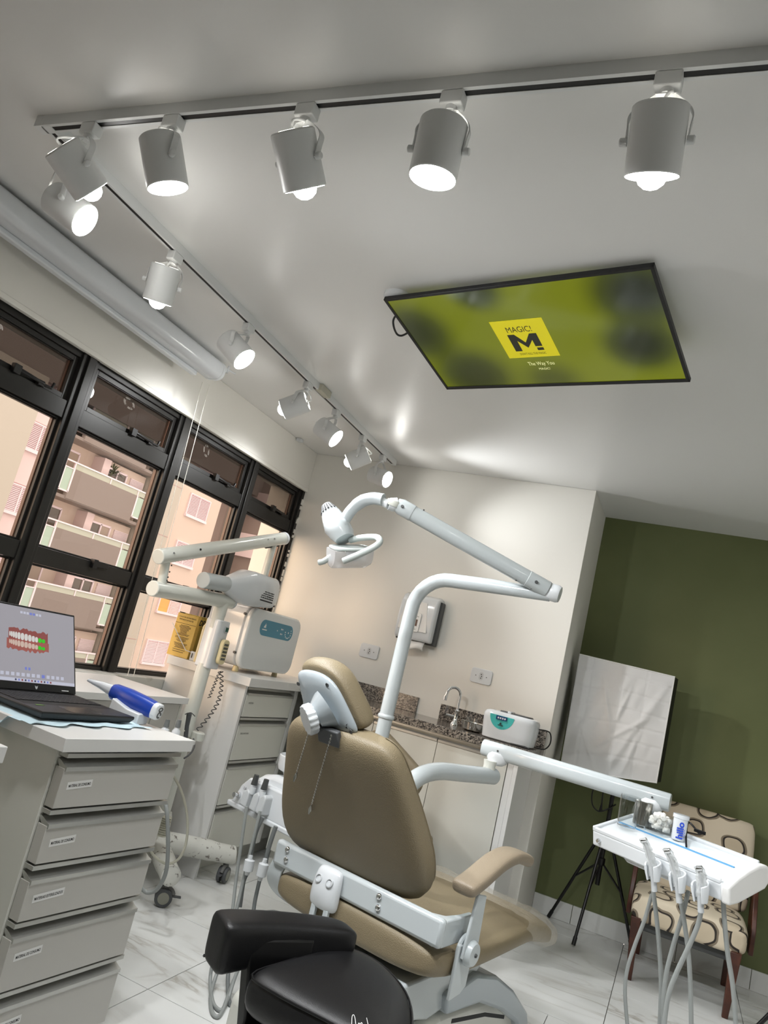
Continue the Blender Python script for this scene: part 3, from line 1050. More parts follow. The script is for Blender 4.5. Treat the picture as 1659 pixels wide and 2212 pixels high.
# ================================================================== PROJECTION SCREEN CASE
sc = thing('projection_screen', 'rolled-up white projection screen case along the window side ceiling', 'screen', (-2.43, 1.5, CZ))
ye = 2.90
prof = sup((0, 0, 0), (1, 0, 0), (0, 0, 1), 0.062, 0.05, 2.8, 24)
co = V((-2.425, 0, CZ - 0.058))
MB().rings([[co + q + V((0, -1.2, 0)) for q in prof], [co + q + V((0, ye, 0)) for q in prof]]).build('case', 'screenfab', sc, smooth=35)
MB().rings([[co + q * 1.03 + V((0, ye, 0)) for q in prof], [co + q * 1.03 + V((0, ye + 0.022, 0)) for q in prof]]).build('end_cap', 'plastic', sc, smooth=35, bevel=0.003)
MB().box((-2.488, -1.2, CZ - 0.128), (-2.452, ye - 0.075, CZ - 0.104)).build('weight_bar', 'screenfab', sc, bevel=0.006)
MB().box((-2.47, -1.2, CZ - 0.108), (-2.462, ye - 0.08, CZ - 0.08)).build('screen_fabric', 'wall', sc)
MB().box((-2.4885, ye - 0.125, CZ - 0.124), (-2.4865, ye - 0.08, CZ - 0.108)).build('maker_plate', 'black', sc)
hk = MB()
hk.box((-2.40, ye + 0.02, CZ - 0.05), (-2.375, ye + 0.055, CZ - 0.025))
hk.tube([(-2.385, ye + 0.03, CZ - 0.03), (-2.36, ye + 0.10, CZ - 0.03)], 0.005, 8)
hk.tube([(-2.375, ye + 0.05, CZ - 0.01), (-2.375, ye + 0.05, CZ - 0.05)], 0.006, 8)
hk.build('mounting_hook', 'plastic', sc, bevel=0.002)
cw0 = at(650, 946, 0, LX + 0.02)
tag(MB().box((cw0.x - 0.015, cw0.y - 0.03, CZ - 0.022), (cw0.x + 0.02, cw0.y + 0.01, CZ - 0.0005)).build('curtain_clip', 'plastic', bevel=0.003), 'small white ceiling clip near the back corner above the last window', 'clip')
ch = thing('blind_chain', 'white bead chain loop hanging from the screen case before the window', 'chain', (-2.45, 2.93, CZ - 0.1))
for k, (pa, pb) in enumerate(((at(437, 826, 0, -2.45), at(275, 1462, 0, -2.45)), (at(452, 832, 0, -2.45), at(288, 1462, 0, -2.45)))):
    m_ = MB()
    n_ = 250
    for i in range(n_):
        p_ = pa.lerp(pb, i / n_)
        m_.lathe([(0.0, -0.0032), (0.0025, -0.0010), (0.0025, 0.0010), (0.0, 0.0032)], p_, n=5)
    o_ = m_.build('bead_strand', 'bead', ch, smooth=60)
    o_['kind'] = 'stuff'


# ================================================================== FURNITURE HELPERS
def LB(mm, parent):
    def f(name, lo, hi, m, par=None, bevel=0.002, **kw):
        return MB().box(lo, hi, mm).build(name, m, par or parent, bevel=bevel, **kw)
    return f


def rrect(w, h, r, n=5):
    out = []
    for cx_, cy_, a0 in ((w / 2 - r, h / 2 - r, 0), (-w / 2 + r, h / 2 - r, 90), (-w / 2 + r, -h / 2 + r, 180), (w / 2 - r, -h / 2 + r, 270)):
        for k in range(n + 1):
            q = math.radians(a0 + 90 * k / n)
            out.append((cx_ + r * math.cos(q), cy_ + r * math.sin(q)))
    return out


def rplate(mm, w, h, r, d):
    """rounded plate in local xy, thickness d along local z"""
    p = [mm @ V((x, y, 0)) for x, y in rrect(w, h, r)]
    return MB().prism(p, (mm.to_3x3() @ V((0, 0, d))))


def tube(name, pts, r, m, par, n=12, smooth=50, k=8):
    return MB().tube(cr(pts, k) if k else pts, r, n).build(name, m, par, smooth=smooth)


def drawer_front(lb, y0, y1, z0, zt, m, handle='alu', tagtext=None):
    """one drawer: panel, rail and lip handle, front face looking along local +x at x = 0"""
    d = lb('drawer', (-0.044, y0 + 0.003, z0 + 0.002), (-0.008, y1 - 0.003, zt - 0.042), m, bevel=0.0015)
    lb('drawer_rail', (-0.05, y0 + 0.002, zt - 0.015), (-0.010, y1 + 0.004, zt - 0.003), handle, d, bevel=0.001)
    return d


# ------------------------------------------------------------------ near drawer cabinet
def lip(mm, y0, y1, zt, s=1.0):
    prof = [(-0.045, -0.022), (-0.030, -0.026), (-0.014, -0.034), (-0.003, -0.037), (-0.003, -0.048), (-0.012, -0.052), (-0.03, -0.052), (-0.034, -0.040), (-0.046, -0.028)]
    return MB().prism([mm @ V((x, y0, zt + z * s)) for x, z in prof], mm.to_3x3() @ V((0, y1 - y0, 0)))


def tags(mm, par, y, z, body, w=0.082, tilt=0.0):
    X = mm.to_3x3() @ V((0, 1, tilt))
    Y = mm.to_3x3() @ V((0, -tilt, 1))
    o = mm @ V((-0.0076, y, z))
    n = mm.to_3x3() @ V((1, 0, 0))
    MB().prism([o, o + X * w, o + X * w + Y * 0.020, o + Y * 0.020], n * 0.0006).build('label_tag', 'paper', par)
    text('label_print', body, 0.0105, 'ink', par, o + X * 0.005 + Y * 0.006 + n * 0.0009, X, Y, width=w - 0.010, bold=0.0002)


n1 = (-1.455, 1.609, 0)
nm = Matrix.Translation(V(n1)) @ Matrix.Rotation(-0.09, 4, 'Z')
c1 = thing('drawer_cabinet', 'white cabinet with five labelled drawers in the lower left, under the laptop', 'cabinet', n1, -0.09)
lb = LB(nm, c1)
lb('countertop', (-0.60, 0, 0.827), (0, 0.514, 0.863), 'white', bevel=0.0015)
lb('side_panel', (-0.60, 0.026, 0.0), (-0.046, 0.042, 0.826), 'cabinet', bevel=0.001)
lb('carcass', (-0.60, 0.044, 0.02), (-0.060, 0.470, 0.826), 'cabinet', bevel=0.001)
zt = [0.824, 0.676, 0.535, 0.392, 0.220, 0.030]
tx_ = ['MATERIAL DE CONSUMO', 'MATERIAL DE CONSUMO', 'MATERIAIS ESTERELIZADOS', 'MATERIAL DE CONSUMO', 'MATERIAL DE CONSUMO']
for i in range(5):
    d_ = drawer_front(lb, 0.03, 0.478, zt[i + 1], zt[i], 'drawer')
    lip(nm, 0.034, 0.474, zt[i]).build('handle', 'alu', d_, smooth=30)
    tags(nm, d_, 0.058 if i != 2 else 0.06, zt[i] - 0.098, tx_[i], 0.085 if i != 2 else 0.10, 0.06)

# small corner of another white top, lower left edge
n2 = at(18, 1613, 2, 0.90)
c0 = thing('side_counter', 'corner of a white counter cut off at the left edge below the laptop cabinet top', 'counter', (n2.x, n2.y, 0), -0.09)
lb = LB(Matrix.Translation((n2.x, n2.y, 0)) @ Matrix.Rotation(-0.09, 4, 'Z'), c0)
lb('countertop', (-0.74, -0.6, 0.865), (0, 0, 0.90), 'white')
lb('side_panel', (-0.74, -0.58, 0), (-0.03, -0.02, 0.864), 'cabinet')

# ------------------------------------------------------------------ desk along the window
c2 = thing('window_desk', 'long white desk along the window between the two drawer cabinets', 'desk', (-2.3, 2.0, 0))
lb = LB(Matrix.Identity(4), c2)
lb('desktop', (-2.55, 0.45, 0.836), (-2.09, 3.012, 0.864), 'white', bevel=0.001)
for y0, y1 in ((2.80, 2.985), (2.36, 2.795), (1.925, 2.355)):
    lb('desk_door', (-2.128, y0 + 0.002, 0.10), (-2.11, y1 - 0.002, 0.83), 'drawer', bevel=0.001)
lb('end_panel', (-2.55, 2.986, 0), (-2.11, 3.002, 0.835), 'cabinet', bevel=0.001)
lb('carcass', (-2.55, 0.5, 0.02), (-2.13, 2.985, 0.835), 'cabinet', bevel=0)

# ------------------------------------------------------------------ far drawer cabinet
c3 = thing('drawer_cabinet', 'white drawer cabinet in the back corner carrying the white steriliser', 'cabinet', (-2.3, 3.9, 0))
lb = LB(Matrix.Identity(4), c3)
lb('countertop', (-2.55, 3.376, 0.956), (-2.013, BY - 0.002, 1.0), 'white', bevel=0.0015)
lb('side_panel', (-2.55, 3.405, 0.0), (-2.045, 3.424, 0.955), 'white', bevel=0.001)
lb('carcass', (-2.55, 3.425, 0.1), (-2.075, BY - 0.002, 0.955), 'cabinet', bevel=0)
lb('front_stile', (-2.075, 3.945, 0.1), (-2.042, 3.985, 0.955), 'white', bevel=0.001)
lb('plinth', (-2.54, 3.50, 0.0), (-2.13, BY - 0.002, 0.099), 'cabinet', bevel=0.001)
m3 = Matrix.Translation((-2.035, 0, 0))
l3 = LB(m3, c3)
zt = [0.953, 0.795, 0.573, 0.350, 0.105]
for i in range(4):
    d_ = drawer_front(l3, 3.43, 3.942, zt[i + 1], zt[i], 'cabinet')
    lip(m3, 3.434, 3.938, zt[i], 0.9).build('handle', 'alu', d_, smooth=30)
    if i < 2:
        text('drawer_print', ('ANESTESIA', 'DESCARTAVEIS')[i], 0.012, 'ink', d_, (-2.0425, 3.465, zt[i] - 0.088), (0, 1, 0), (0, 0, 1), width=0.05 + 0.03 * i)

# ------------------------------------------------------------------ sink cabinet and granite top
c4 = thing('sink_cabinet', 'white sink base cabinet with three doors against the back wall', 'cabinet', (-1.3, 4.2, 0))
lb = LB(Matrix.Identity(4), c4)
lb('carcass', (-1.995, 4.0, 0.08), (-0.735, BY - 0.002, 0.94), 'cabinet', bevel=0)
lb('end_panel', (-0.734, 3.972, 0.0), (-0.712, BY - 0.002, 0.942), 'white', bevel=0.001)
lb('plinth', (-1.995, 4.05, 0), (-0.735, 4.07, 0.08), 'cabinet', bevel=0.001)
for x0, x1 in ((-1.995, -1.537), (-1.537, -1.157), (-1.157, -0.769)):
    d_ = lb('cabinet_door', (x0 + 0.0015, 3.978, 0.085), (x1 - 0.0015, 3.997, 0.898), 'cabinet', bevel=0.001)
    hp = [(3.972, 0.900), (3.972, 0.912), (3.984, 0.921), (3.994, 0.921), (3.994, 0.900)]
    MB().prism([V((x0 + 0.003, y, z)) for y, z in hp], (x1 - x0 - 0.006, 0, 0)).build('handle', 'alu', d_)
lb('top_rail', (-1.995, 3.976, 0.930), (-0.735, 3.997, 0.943), 'alu', bevel=0.001)
lb('filler_strip', (-0.766, 3.98, 0.085), (-0.736, 3.997, 0.92), 'white', bevel=0.001)
g = thing('granite_worktop', 'speckled grey granite sink top with low splashbacks on the back wall', 'worktop', (-1.3, 4.2, 0.945))
lb = LB(Matrix.Identity(4), g)
lb('slab', (-2.008, 3.945, 0.944), (-0.668, BY - 0.001, 0.985), 'granite', bevel=0.002)
lb('splashback', (-2.008, BY - 0.02, 0.9855), (-1.452, BY - 0.001, 1.078), 'granite', bevel=0.001)
lb('splashback', (-1.305, BY - 0.02, 0.9855), (-0.668, BY - 0.001, 1.078), 'granite', bevel=0.001)

# ------------------------------------------------------------------ tap, bowl, ultrasonic cleaner
fx, fy = -1.175, 4.30
t = thing('tap', 'chrome gooseneck tap at the back of the granite sink top', 'tap', (fx, fy, 0.986))
MB().lathe([(0.024, 0), (0.024, 0.006), (0.014, 0.02), (0.013, 0.075), (0.016, 0.08), (0.009, 0.088)], (fx, fy, 0.9855), n=20).build('tap_base', 'chrome', t, smooth=40)
pk = [V((fx, fy, 1.06)), V((fx, fy, 1.15))] + [V((fx - 0.035 + 0.035 * math.cos(q), fy - 0.02 + 0.02 * math.cos(q), 1.15 + 0.042 * math.sin(q))) for q in [math.pi * i / 8 for i in range(1, 9)]] + [V((fx - 0.074, fy - 0.043, 1.125))]
MB().tube(pk, 0.0085, 12).build('spout', 'chrome', t, smooth=60)
MB().lathe([(0.012, 0), (0.013, 0.028)], (fx - 0.074, fy - 0.043, 1.108), n=16).build('aerator', 'chrome', t, smooth=40)
MB().tube([(fx, fy, 1.03), (fx - 0.055, fy - 0.02, 1.03)], 0.009, 10).build('valve', 'chrome', t, smooth=40)
MB().box((fx - 0.064, fy - 0.026, 1.02), (fx - 0.044, fy - 0.014, 1.085)).build('tap_lever', 'clearcup', t, bevel=0.004)
bo = at(1010, 1577, 2, 0.99)
bw = thing('steel_bowl', 'small stainless bowl with a clear cup beside the tap', 'bowl', (bo.x, 4.18, 0.986))
bx, by = bo.x + 0.01, 4.18
MB().lathe([(0.04, 0), (0.062, 0.008), (0.068, 0.045), (0.072, 0.048), (0.066, 0.046), (0.058, 0.012), (0.0, 0.008)], (bx, by, 0.9858), n=32).build('bowl', 'steel', bw, smooth=40)
MB().lathe([(0.026, 0.01), (0.034, 0.07), (0.032, 0.07), (0.024, 0.012), (0, 0.012)], (bx - 0.012, by, 0.986), n=20).build('clear_cup', 'clearcup', bw, smooth=40)
u = thing('ultrasonic_cleaner', 'white ultrasonic cleaner with a teal half-round panel on the granite top', 'appliance', (-0.81, 4.08, 0.986))
uo = V((-0.815, 4.10, 0.9865))
rs = []
for z, wx, wy in ((0.0, 0.125, 0.075), (0.006, 0.136, 0.084), (0.06, 0.142, 0.09), (0.11, 0.146, 0.094), (0.125, 0.146, 0.094), (0.14, 0.138, 0.088), (0.147, 0.12, 0.074)):
    rs.append(sup(uo + V((0, 0, z)), (1, 0, 0), (0, 1, 0), wx, wy, 4.2, 40))
MB().rings(rs).build('body', 'plastic', u, smooth=45)
MB().rings([sup(uo + V((0.02, 0, 0.146)), (1, 0, 0), (0, 1, 0), 0.09, 0.055, 4, 30), sup(uo + V((0.02, 0, 0.153)), (1, 0, 0), (0, 1, 0), 0.085, 0.05, 4, 30)]).build('lid', 'darkgrey', u, smooth=45)
MB().box((uo.x - 0.02, uo.y - 0.055, 1.133), (uo.x + 0.0, uo.y + 0.055, 1.145)).build('lid_grip', 'plastic', u, bevel=0.003)
hc = V((uo.x - 0.035, uo.y - 0.0955, uo.z + 0.128))
sl = V((0, -0.03, 1)).normalized()


def halfdisc(r, k, d):
    p = [hc + V((r * math.cos(q), 0, 0)) - sl * (k * math.sin(q)) * -1 for q in [math.pi + math.pi * i / 20 for i in range(21)]]
    return [x + V((0, -0.012 * ((hc.z - x.z) / 0.07) * -0.35 - 0.001, 0)) for x in p]


MB().prism(halfdisc(0.065, 0.07, 0), (0, 0.006, 0)).build('control_panel', 'teal', u)
MB().box((hc.x - 0.030, hc.y - 0.0035, hc.z - 0.022), (hc.x + 0.028, hc.y + 0.002, hc.z - 0.002)).build('display', 'navy', u)
for k in range(4):
    MB().box((hc.x - 0.022 + k * 0.012, hc.y - 0.0042, hc.z - 0.017), (hc.x - 0.014 + k * 0.012, hc.y - 0.002, hc.z - 0.008)).build('button', 'plastic', u)
dm = V((hc.x, hc.y - 0.0025, hc.z - 0.045))
MB().prism([dm + V((-0.008, 0, 0)), dm + V((0.004, 0, 0.0)), dm + V((0.002, 0, 0.006)), dm + V((0.006, 0, 0.011)), dm + V((-0.001, 0, 0.008)), dm + V((0.0, 0, 0.014)), dm + V((-0.006, 0, 0.006))], (0, 0.001, 0)).build('maker_mark', 'ink', u)
MB().box((dm.x - 0.014, dm.y, dm.z - 0.006), (dm.x + 0.014, dm.y + 0.001, dm.z - 0.002)).build('maker_mark', 'ink', u)
tube('power_cord', [(uo.x + 0.14, uo.y + 0.02, 1.09), (uo.x + 0.20, uo.y + 0.03, 1.09), (uo.x + 0.212, uo.y + 0.05, 1.04), (uo.x + 0.19, uo.y + 0.06, 1.0), (uo.x + 0.15, uo.y + 0.07, 0.993), (uo.x + 0.11, uo.y + 0.11, 0.9905)], 0.0035, 'black', u)
tz = thing('tweezers', 'black pen-like instrument lying on the granite top edge by the cleaner', 'instrument', (-0.70, 4.02, 0.987))
MB().tube([(-0.775, 3.985, 0.9915), (-0.70, 3.975, 0.993), (-0.672, 3.972, 0.9905)], [0.0045, 0.006, 0.003], 10).build('grip', 'black', tz, smooth=50)


# ------------------------------------------------------------------ wall sockets and towel dispenser
def socket(x, z, label):
    s_ = thing('wall_socket', label, 'socket', (x, BY, z), 0, 'sockets on the back wall')
    mm = frame((x, BY, z), (1, 0, 0), (0, 0, 1))
    rplate(mm, 0.130, 0.088, 0.016, 0.009).build('cover_plate', 'plastic', s_, bevel=0.003)
    rplate(mm @ Matrix.Translation((0, 0, 0.0085)), 0.026, 0.046, 0.012, 0.001).build('socket_well', 'greyplastic', s_)
    for dz in (-0.011, 0, 0.011):
        MB().lathe([(0.0032, 0.0096), (0.0032, 0.0102), (0.0, 0.0102)], (x + (0.003 if dz == 0 else 0), BY, z + dz), (0, -1, 0), 10).build('pin_hole', 'ink', s_)
    for dx in (-0.033, 0.033):
        MB().lathe([(0.003, 0.009), (0.002, 0.0102), (0, 0.0103)], (x + dx, BY, z), (0, -1, 0), 10).build('screw', 'darkgrey', s_)


socket(-1.845, 1.275, 'white wall socket on the back wall left of the towel dispenser')
socket(-1.106, 1.290, 'white wall socket on the back wall above the tap')
pt_ = thing('paper_towel_dispenser', 'white paper towel dispenser with dark side on the back wall', 'dispenser', (-1.56, BY, 1.54))
x0, x1 = -1.665, -1.43
prof = [(0.0, 1.685), (0.045, 1.69), (0.10, 1.672), (0.125, 1.63), (0.135, 1.52), (0.128, 1.43), (0.115, 1.405), (0.0, 1.40)]
MB().prism([V((x0, BY - d, z)) for d, z in prof], (x1 - x0, 0, 0)).build('cover', 'plastic', pt_, bevel=0.012, seg=3)
MB().box((x0 - 0.006, BY - 0.07, 1.395), (x1 + 0.012, BY - 0.001, 1.665)).build('back_plate', 'darkgrey', pt_, bevel=0.006)
pc = [(-0.078, 0.115), (0.06, 0.115), (0.095, -0.11), (-0.095, -0.11)]
MB().prism([V((-1.552 + x, BY - (0.1385 if z < 0 else 0.1295), 1.545 + z * 0.8)) for x, z in pc], (0, 0.006, 0)).build('front_panel', 'white', pt_, bevel=0.003)
mm = frame((-1.538, BY - 0.140, 1.51), (1, 0, 0), (0, -0.02, 1))
rplate(mm, 0.058, 0.115, 0.012, 0.004).build('window_surround', 'paper', pt_, bevel=0.001)
MB().box((-1.553, BY - 0.1455, 1.487), (-1.525, BY - 0.143, 1.527)).build('level_window', mat('dark_red_window', (66, 34, 26), 0.3), pt_)
text('dispenser_print', 'Toalha', 0.012, 'ink', pt_, (-1.558, BY - 0.1448, 1.542), (1, 0, 0), (0, 0, 1), width=0.035)
text('dispenser_print', 'puxe', 0.010, 'ink', pt_, (-1.553, BY - 0.1448, 1.465), (1, 0, 0), (0, 0, 1), width=0.025)


def towel(u, v):
    x = -1.62 + 0.15 * u
    return V((x, BY - 0.075 - 0.035 * math.sin(v * 2.4) - 0.008 * math.sin(9 * u + 2 * v), 1.405 - 0.06 * v - 0.010 * math.sin(6 * u) * v))


MB().grid(towel, 12, 6).build('paper_towel', 'paper', pt_, smooth=60, solid=0.001)

# ------------------------------------------------------------------ steriliser
sp = thing('steriliser', 'white rounded box steriliser with a blue oval panel on the corner cabinet', 'appliance', (-2.33, 3.74, 1.0))
yc, zc, w, h = 3.742, 1.19, 0.578, 0.330
mm = frame((-2.43, yc, zc), (0, 1, 0), (0, 0, 1))
rplate(mm, w - 0.012, h - 0.01, 0.05, 0.235).build('housing', 'plastic', sp, bevel=0.01)
mm = frame((-2.192, yc, zc), (0, 1, 0), (0, 0, 1))
rplate(mm, w, h, 0.065, 0.036).build('door', mat('steriliser_white', (226, 230, 230), 0.25, coat=0.3), sp, bevel=0.011, seg=3)
mm = frame((-2.1562, 3.752, 1.262), (0, 1, 0), (0, 0, 1))
rplate(mm, 0.375, 0.088, 0.042, 0.0012).build('control_panel', 'bluepanel', sp)
for k in range(11):
    q = math.radians(-210 + 27 * k) if k else math.radians(60)
    MB().lathe([(0.0042, 0), (0.0042, 0.0012), (0, 0.0012)], (-2.155, 3.885 + 0.034 * math.cos(q), 1.262 + 0.030 * math.sin(q)), (1, 0, 0), 8).build('dial_mark', 'paper', sp)
for y, z, r in ((3.80, 1.275, 0.005), (3.815, 1.275, 0.004), (3.80, 1.248, 0.005), (3.815, 1.248, 0.004), (3.755, 1.262, 0.004), (3.887, 1.264, 0.005)):
    MB().lathe([(r, 0), (r, 0.0012), (0, 0.0012)], (-2.155, y, z), (1, 0, 0), 8).build('panel_icon', 'paper', sp)
d0 = V((-2.1546, 3.615, 1.262))
MB().prism([d0 + V((0, y, z)) for y, z in ((-0.016, 0.0), (0.01, 0.0), (0.006, 0.010), (0.012, 0.02), (0.0, 0.012), (0.002, 0.026), (-0.008, 0.012))], (0.0005, 0, 0)).build('maker_mark', 'paper', sp)
MB().box((-2.1548, 3.59, 1.248), (-2.1543, 3.64, 1.254)).build('maker_mark', 'paper', sp)
for y in (3.52, 3.95):
    for x in (-2.40, -2.21):
        MB().lathe([(0.018, 0), (0.015, 0.03)], (x, y, 1.0005), n=12).build('foot', 'yellowed', sp, smooth=40)
for z in (1.31, 1.10):
    MB().lathe([(0.007, 0), (0.007, 0.012)], (-2.20, 3.458, z), (0, -1, 0), 10).build('door_hinge', 'darkgrey', sp)
wc = thing('white_bottle', 'small cream container between the column and the steriliser', 'container', (-2.36, 3.425, 1.0))
MB().lathe([(0.022, 0), (0.024, 0.006), (0.024, 0.19), (0.014, 0.21), (0.014, 0.235), (0, 0.235)], (-2.385, 3.415, 1.0005), n=18).build('body', 'yellowed', wc, smooth=40)

# ------------------------------------------------------------------ yellow sharps box
xb = thing('sharps_box', 'yellow cardboard sharps box with black print on the corner cabinet', 'box', (-2.48, 3.52, 1.0))
lb = LB(Matrix.Identity(4), xb)
bx0, bx1, by0, by1, bz0, bz1 = -2.545, -2.452, 3.41, 3.585, 1.001, 1.232
bx0 = -2.592
lb('carton', (bx0, by0, bz0), (bx1, 3.44, bz1), 'yellowbox', bevel=0.001)
lb('carton_front', (bx0 + 0.001, 3.4405, bz0), (bx1 + 0.0005, by1, bz1 - 0.001), 'yellowdark', bevel=0.001)
lb('top_flap', (bx0 + 0.01, by0 + 0.01, bz1), (bx1 - 0.004, by1 - 0.01, bz1 + 0.004), 'yellowdark')
lb('top_slot', (bx0 + 0.004, by0 + 0.004, bz1 + 0.0005), (bx0 + 0.035, by0 + 0.02, bz1 + 0.006), 'ink')
X, Z = V((1, 0, 0)), V((0, 0, 1))
yf = by0 - 0.0008
text('box_print', 'COLETOR DE MATERIAIS', 0.011, 'ink', xb, (bx0 + 0.012, yf, bz1 - 0.022), X, Z, width=0.116)
text('box_print', 'PERFUROCORTANTES', 0.011, 'ink', xb, (bx0 + 0.018, yf, bz1 - 0.036), X, Z, width=0.096)
dl = MB()
for k in range(15):
    dl.box((bx0 + 0.002 + k * 0.0092, yf, bz1 - 0.054), (bx0 + 0.0075 + k * 0.0092, yf + 0.0005, bz1 - 0.0515))
dl.build('dashed_line', 'ink', xb)['kind'] = 'stuff'
lines = MB()
z = bz1 - 0.064
while z > bz0 + 0.015:
    wd = random.uniform(0.03, 0.09)
    xx = bx0 + 0.068 - wd / 2
    while xx < bx0 + 0.068 + wd / 2:
        ww = random.uniform(0.003, 0.009)
        lines.box((xx, yf, z), (xx + ww, yf + 0.0005, z + 0.0026))
        xx += ww + 0.0016
    z -= 0.0058 if random.random() > 0.2 else 0.011
lines.build('fine_print', 'ink', xb)['kind'] = 'stuff'
xf = bx1 + 0.0008
text('box_title', 'DESC', 0.042, 'ink', xb, (xf, 3.428, bz1 - 0.044), (0, 1, 0), Z, bold=0.0015, shear=0.2, width=0.095)
dl = MB()
for k in range(14):
    dl.box((xf, 3.442 + k * 0.010, bz1 - 0.056), (xf + 0.0005, 3.448 + k * 0.010, bz1 - 0.0535))
dl.build('dashed_line', 'ink', xb)['kind'] = 'stuff'
dc = V((xf, 3.52, 1.10))
MB().prism([dc + V((0, y, z)) for y, z in ((-0.05, 0), (0, 0.058), (0.05, 0), (0, -0.058))], (0.0004, 0, 0)).build('warning_diamond', 'ink', xb)
MB().prism([dc + V((0.0003, y, z)) for y, z in ((-0.045, 0), (0, 0.052), (0.045, 0), (0, -0.052))], (0.0004, 0, 0)).build('warning_diamond', 'drawer', xb)
wr = [V((bx0 - 0.008, by0 - 0.015, 1.168)), V((bx1 - 0.015, by0 - 0.012, 1.045)), V((bx1 + 0.03, by0 - 0.006, 1.042))]
MB().tube(wr, 0.0022, 8).build('wire_bracket', 'plastic', xb, smooth=40)
MB().box((bx1 + 0.02, by0 - 0.010, 1.001), (bx1 + 0.05, by0 - 0.004, 1.05)).build('bracket_plate', 'plastic', xb, bevel=0.002)
MB().box((bx1 + 0.028, by0 - 0.0108, 1.015), (bx1 + 0.036, by0 - 0.0095, 1.04)).build('bracket_slot', 'darkgrey', xb)

# ------------------------------------------------------------------ mobile x-ray unit
xr = thing('xray_unit', 'worn white mobile dental x-ray stand with folded arm parked between the cabinets', 'x-ray unit', (-2.2, 3.22, 0))
px_, py_ = -2.2, 3.215
MB().lathe([(0.036, 0.16), (0.036, 0.70), (0.036, 1.02)], (px_, py_, 0), n=28).build('lower_column', 'cream_enamel', xr, smooth=40)
MB().lathe([(0.034, 1.2), (0.034, 1.265), (0.0355, 1.27), (0.0355, 1.335)], (px_, py_, 0), n=28).build('upper_column', 'cream_enamel', xr, smooth=40)
MB().lathe([(0.075, 0.10), (0.078, 0.13), (0.06, 0.165), (0.05, 0.28), (0.044, 0.30)], (px_, py_, 0), n=28).build('hub', 'worn', xr, smooth=40)
mm = frame((px_, py_ + 0.018, 1.002), (0, 1, 0), (-1, 0, 0))
cbx = MB().prism([mm @ V((x, y, 0)) for x, y in rrect(0.100, 0.092, 0.02)], (0, 0, 0.245)).build('control_box', 'plastic', xr, bevel=0.006)
# front face of the control box looks along +x
fxx = px_ + 0.0455
MB().box((fxx + 0.001, 3.228, 1.19), (fxx + 0.004, 3.268, 1.222)).build('switch_frame', 'greyplastic', xr, bevel=0.001)
MB().box((fxx + 0.004, 3.240, 1.196), (fxx + 0.007, 3.261, 1.217)).build('rocker_switch', mat('green_switch', (16, 84, 66), 0.3), xr, bevel=0.001)
mm = frame((fxx + 0.004, 3.250, 1.095), (0, 1, 0), (0, 0, 1))
rplate(mm, 0.056, 0.125, 0.02, 0.022).build('hand_timer', 'yellowed', xr, bevel=0.004)
for i in range(3):
    for j in range(5):
        MB().box((fxx + 0.0255, 3.233 + i * 0.013, 1.055 + j * 0.018), (fxx + 0.0275, 3.242 + i * 0.013, 1.066 + j * 0.018)).build('timer_key', 'darkgrey' if j else 'rubber', xr)
A0, A1 = V((px_, 2.665, 1.312)), V((px_, 3.285, 1.348))
MB().tube([A0, A1], 0.036, 24).build('lower_arm', 'cream_enamel', xr, smooth=40, bevel=0.004)
MB().lathe([(0.0365, 0), (0.0365, 0.012), (0.03, 0.016), (0, 0.016)], A1, (0, 1, 0.06), 24).build('arm_cap', 'plastic', xr, smooth=40)
U0, U1 = V((px_, 2.64, 1.452)), V((px_, 3.625, 1.772))
ud = (U1 - U0).normalized()
MB().tube([U0, U1], 0.035, 24).build('upper_arm', 'cream_enamel', xr, smooth=40, bevel=0.004)
MB().lathe([(0.0362, -0.006), (0.0362, 0.016), (0.030, 0.020), (0, 0.020)], U1, ud, 24).build('arm_cap', 'plastic', xr, smooth=40)
MB().tube([A0 + V((0, 0.055, 0.02)), U0 + V((0, 0.06, 0.0))], 0.021, 16).build('arm_link', 'cream_enamel', xr, smooth=40)
for dz in (0.03, 0.045, 0.07, 0.10):
    MB().lathe([(0.004, 0.0205), (0.004, 0.0225), (0, 0.0225)], A0 + V((0, 0.056, dz + 0.02)), (1, 0, 0), 8).build('screw', 'darkgrey', xr)
for f_ in (0.06, 0.24, 0.80, 0.86):
    MB().lathe([(0.006, 0.033), (0.004, 0.0375), (0, 0.038)], U0.lerp(U1, f_) + V((0, 0, 0.01)), (1, 0, 0.15), 10).build('screw', 'chrome' if f_ != 0.24 else 'ink', xr)
D0 = U0.lerp(U1, 0.915)
MB().tube([D0 - V((0, 0, 0.015)), V((px_, 3.535, 1.49))], 0.021, 16).build('head_drop_tube', 'cream_enamel', xr, smooth=40)
MB().tube([D0 - V((0, 0.07, 0.057)), D0 - V((0, -0.045, 0.018))], [0.010, 0.012], 10).build('arm_slot', 'ink', xr, smooth=40)
hd = []
for y, z, rx, rz, e in ((3.155, 1.425, 0.034, 0.034, 2), (3.16, 1.425, 0.037, 0.037, 2), (3.27, 1.430, 0.066, 0.075, 2.8), (3.335, 1.437, 0.078, 0.092, 3.6), (3.36, 1.440, 0.080, 0.094, 4), (3.56, 1.452, 0.078, 0.084, 4.5), (3.585, 1.454, 0.070, 0.074, 4), (3.592, 1.455, 0.055, 0.058, 3.5)):
    hd.append(sup((px_ + 0.02, y, z), (1, 0, 0), (0, -0.06, 1), rx, rz, e, 36))
MB().rings(hd).build('tube_head', 'plastic', xr, smooth=35)
MB().tube([(px_ + 0.02, 2.98, 1.412), (px_ + 0.02, 3.17, 1.426)], 0.040, 28).build('beam_cone', 'enamel', xr, smooth=40, bevel=0.003)
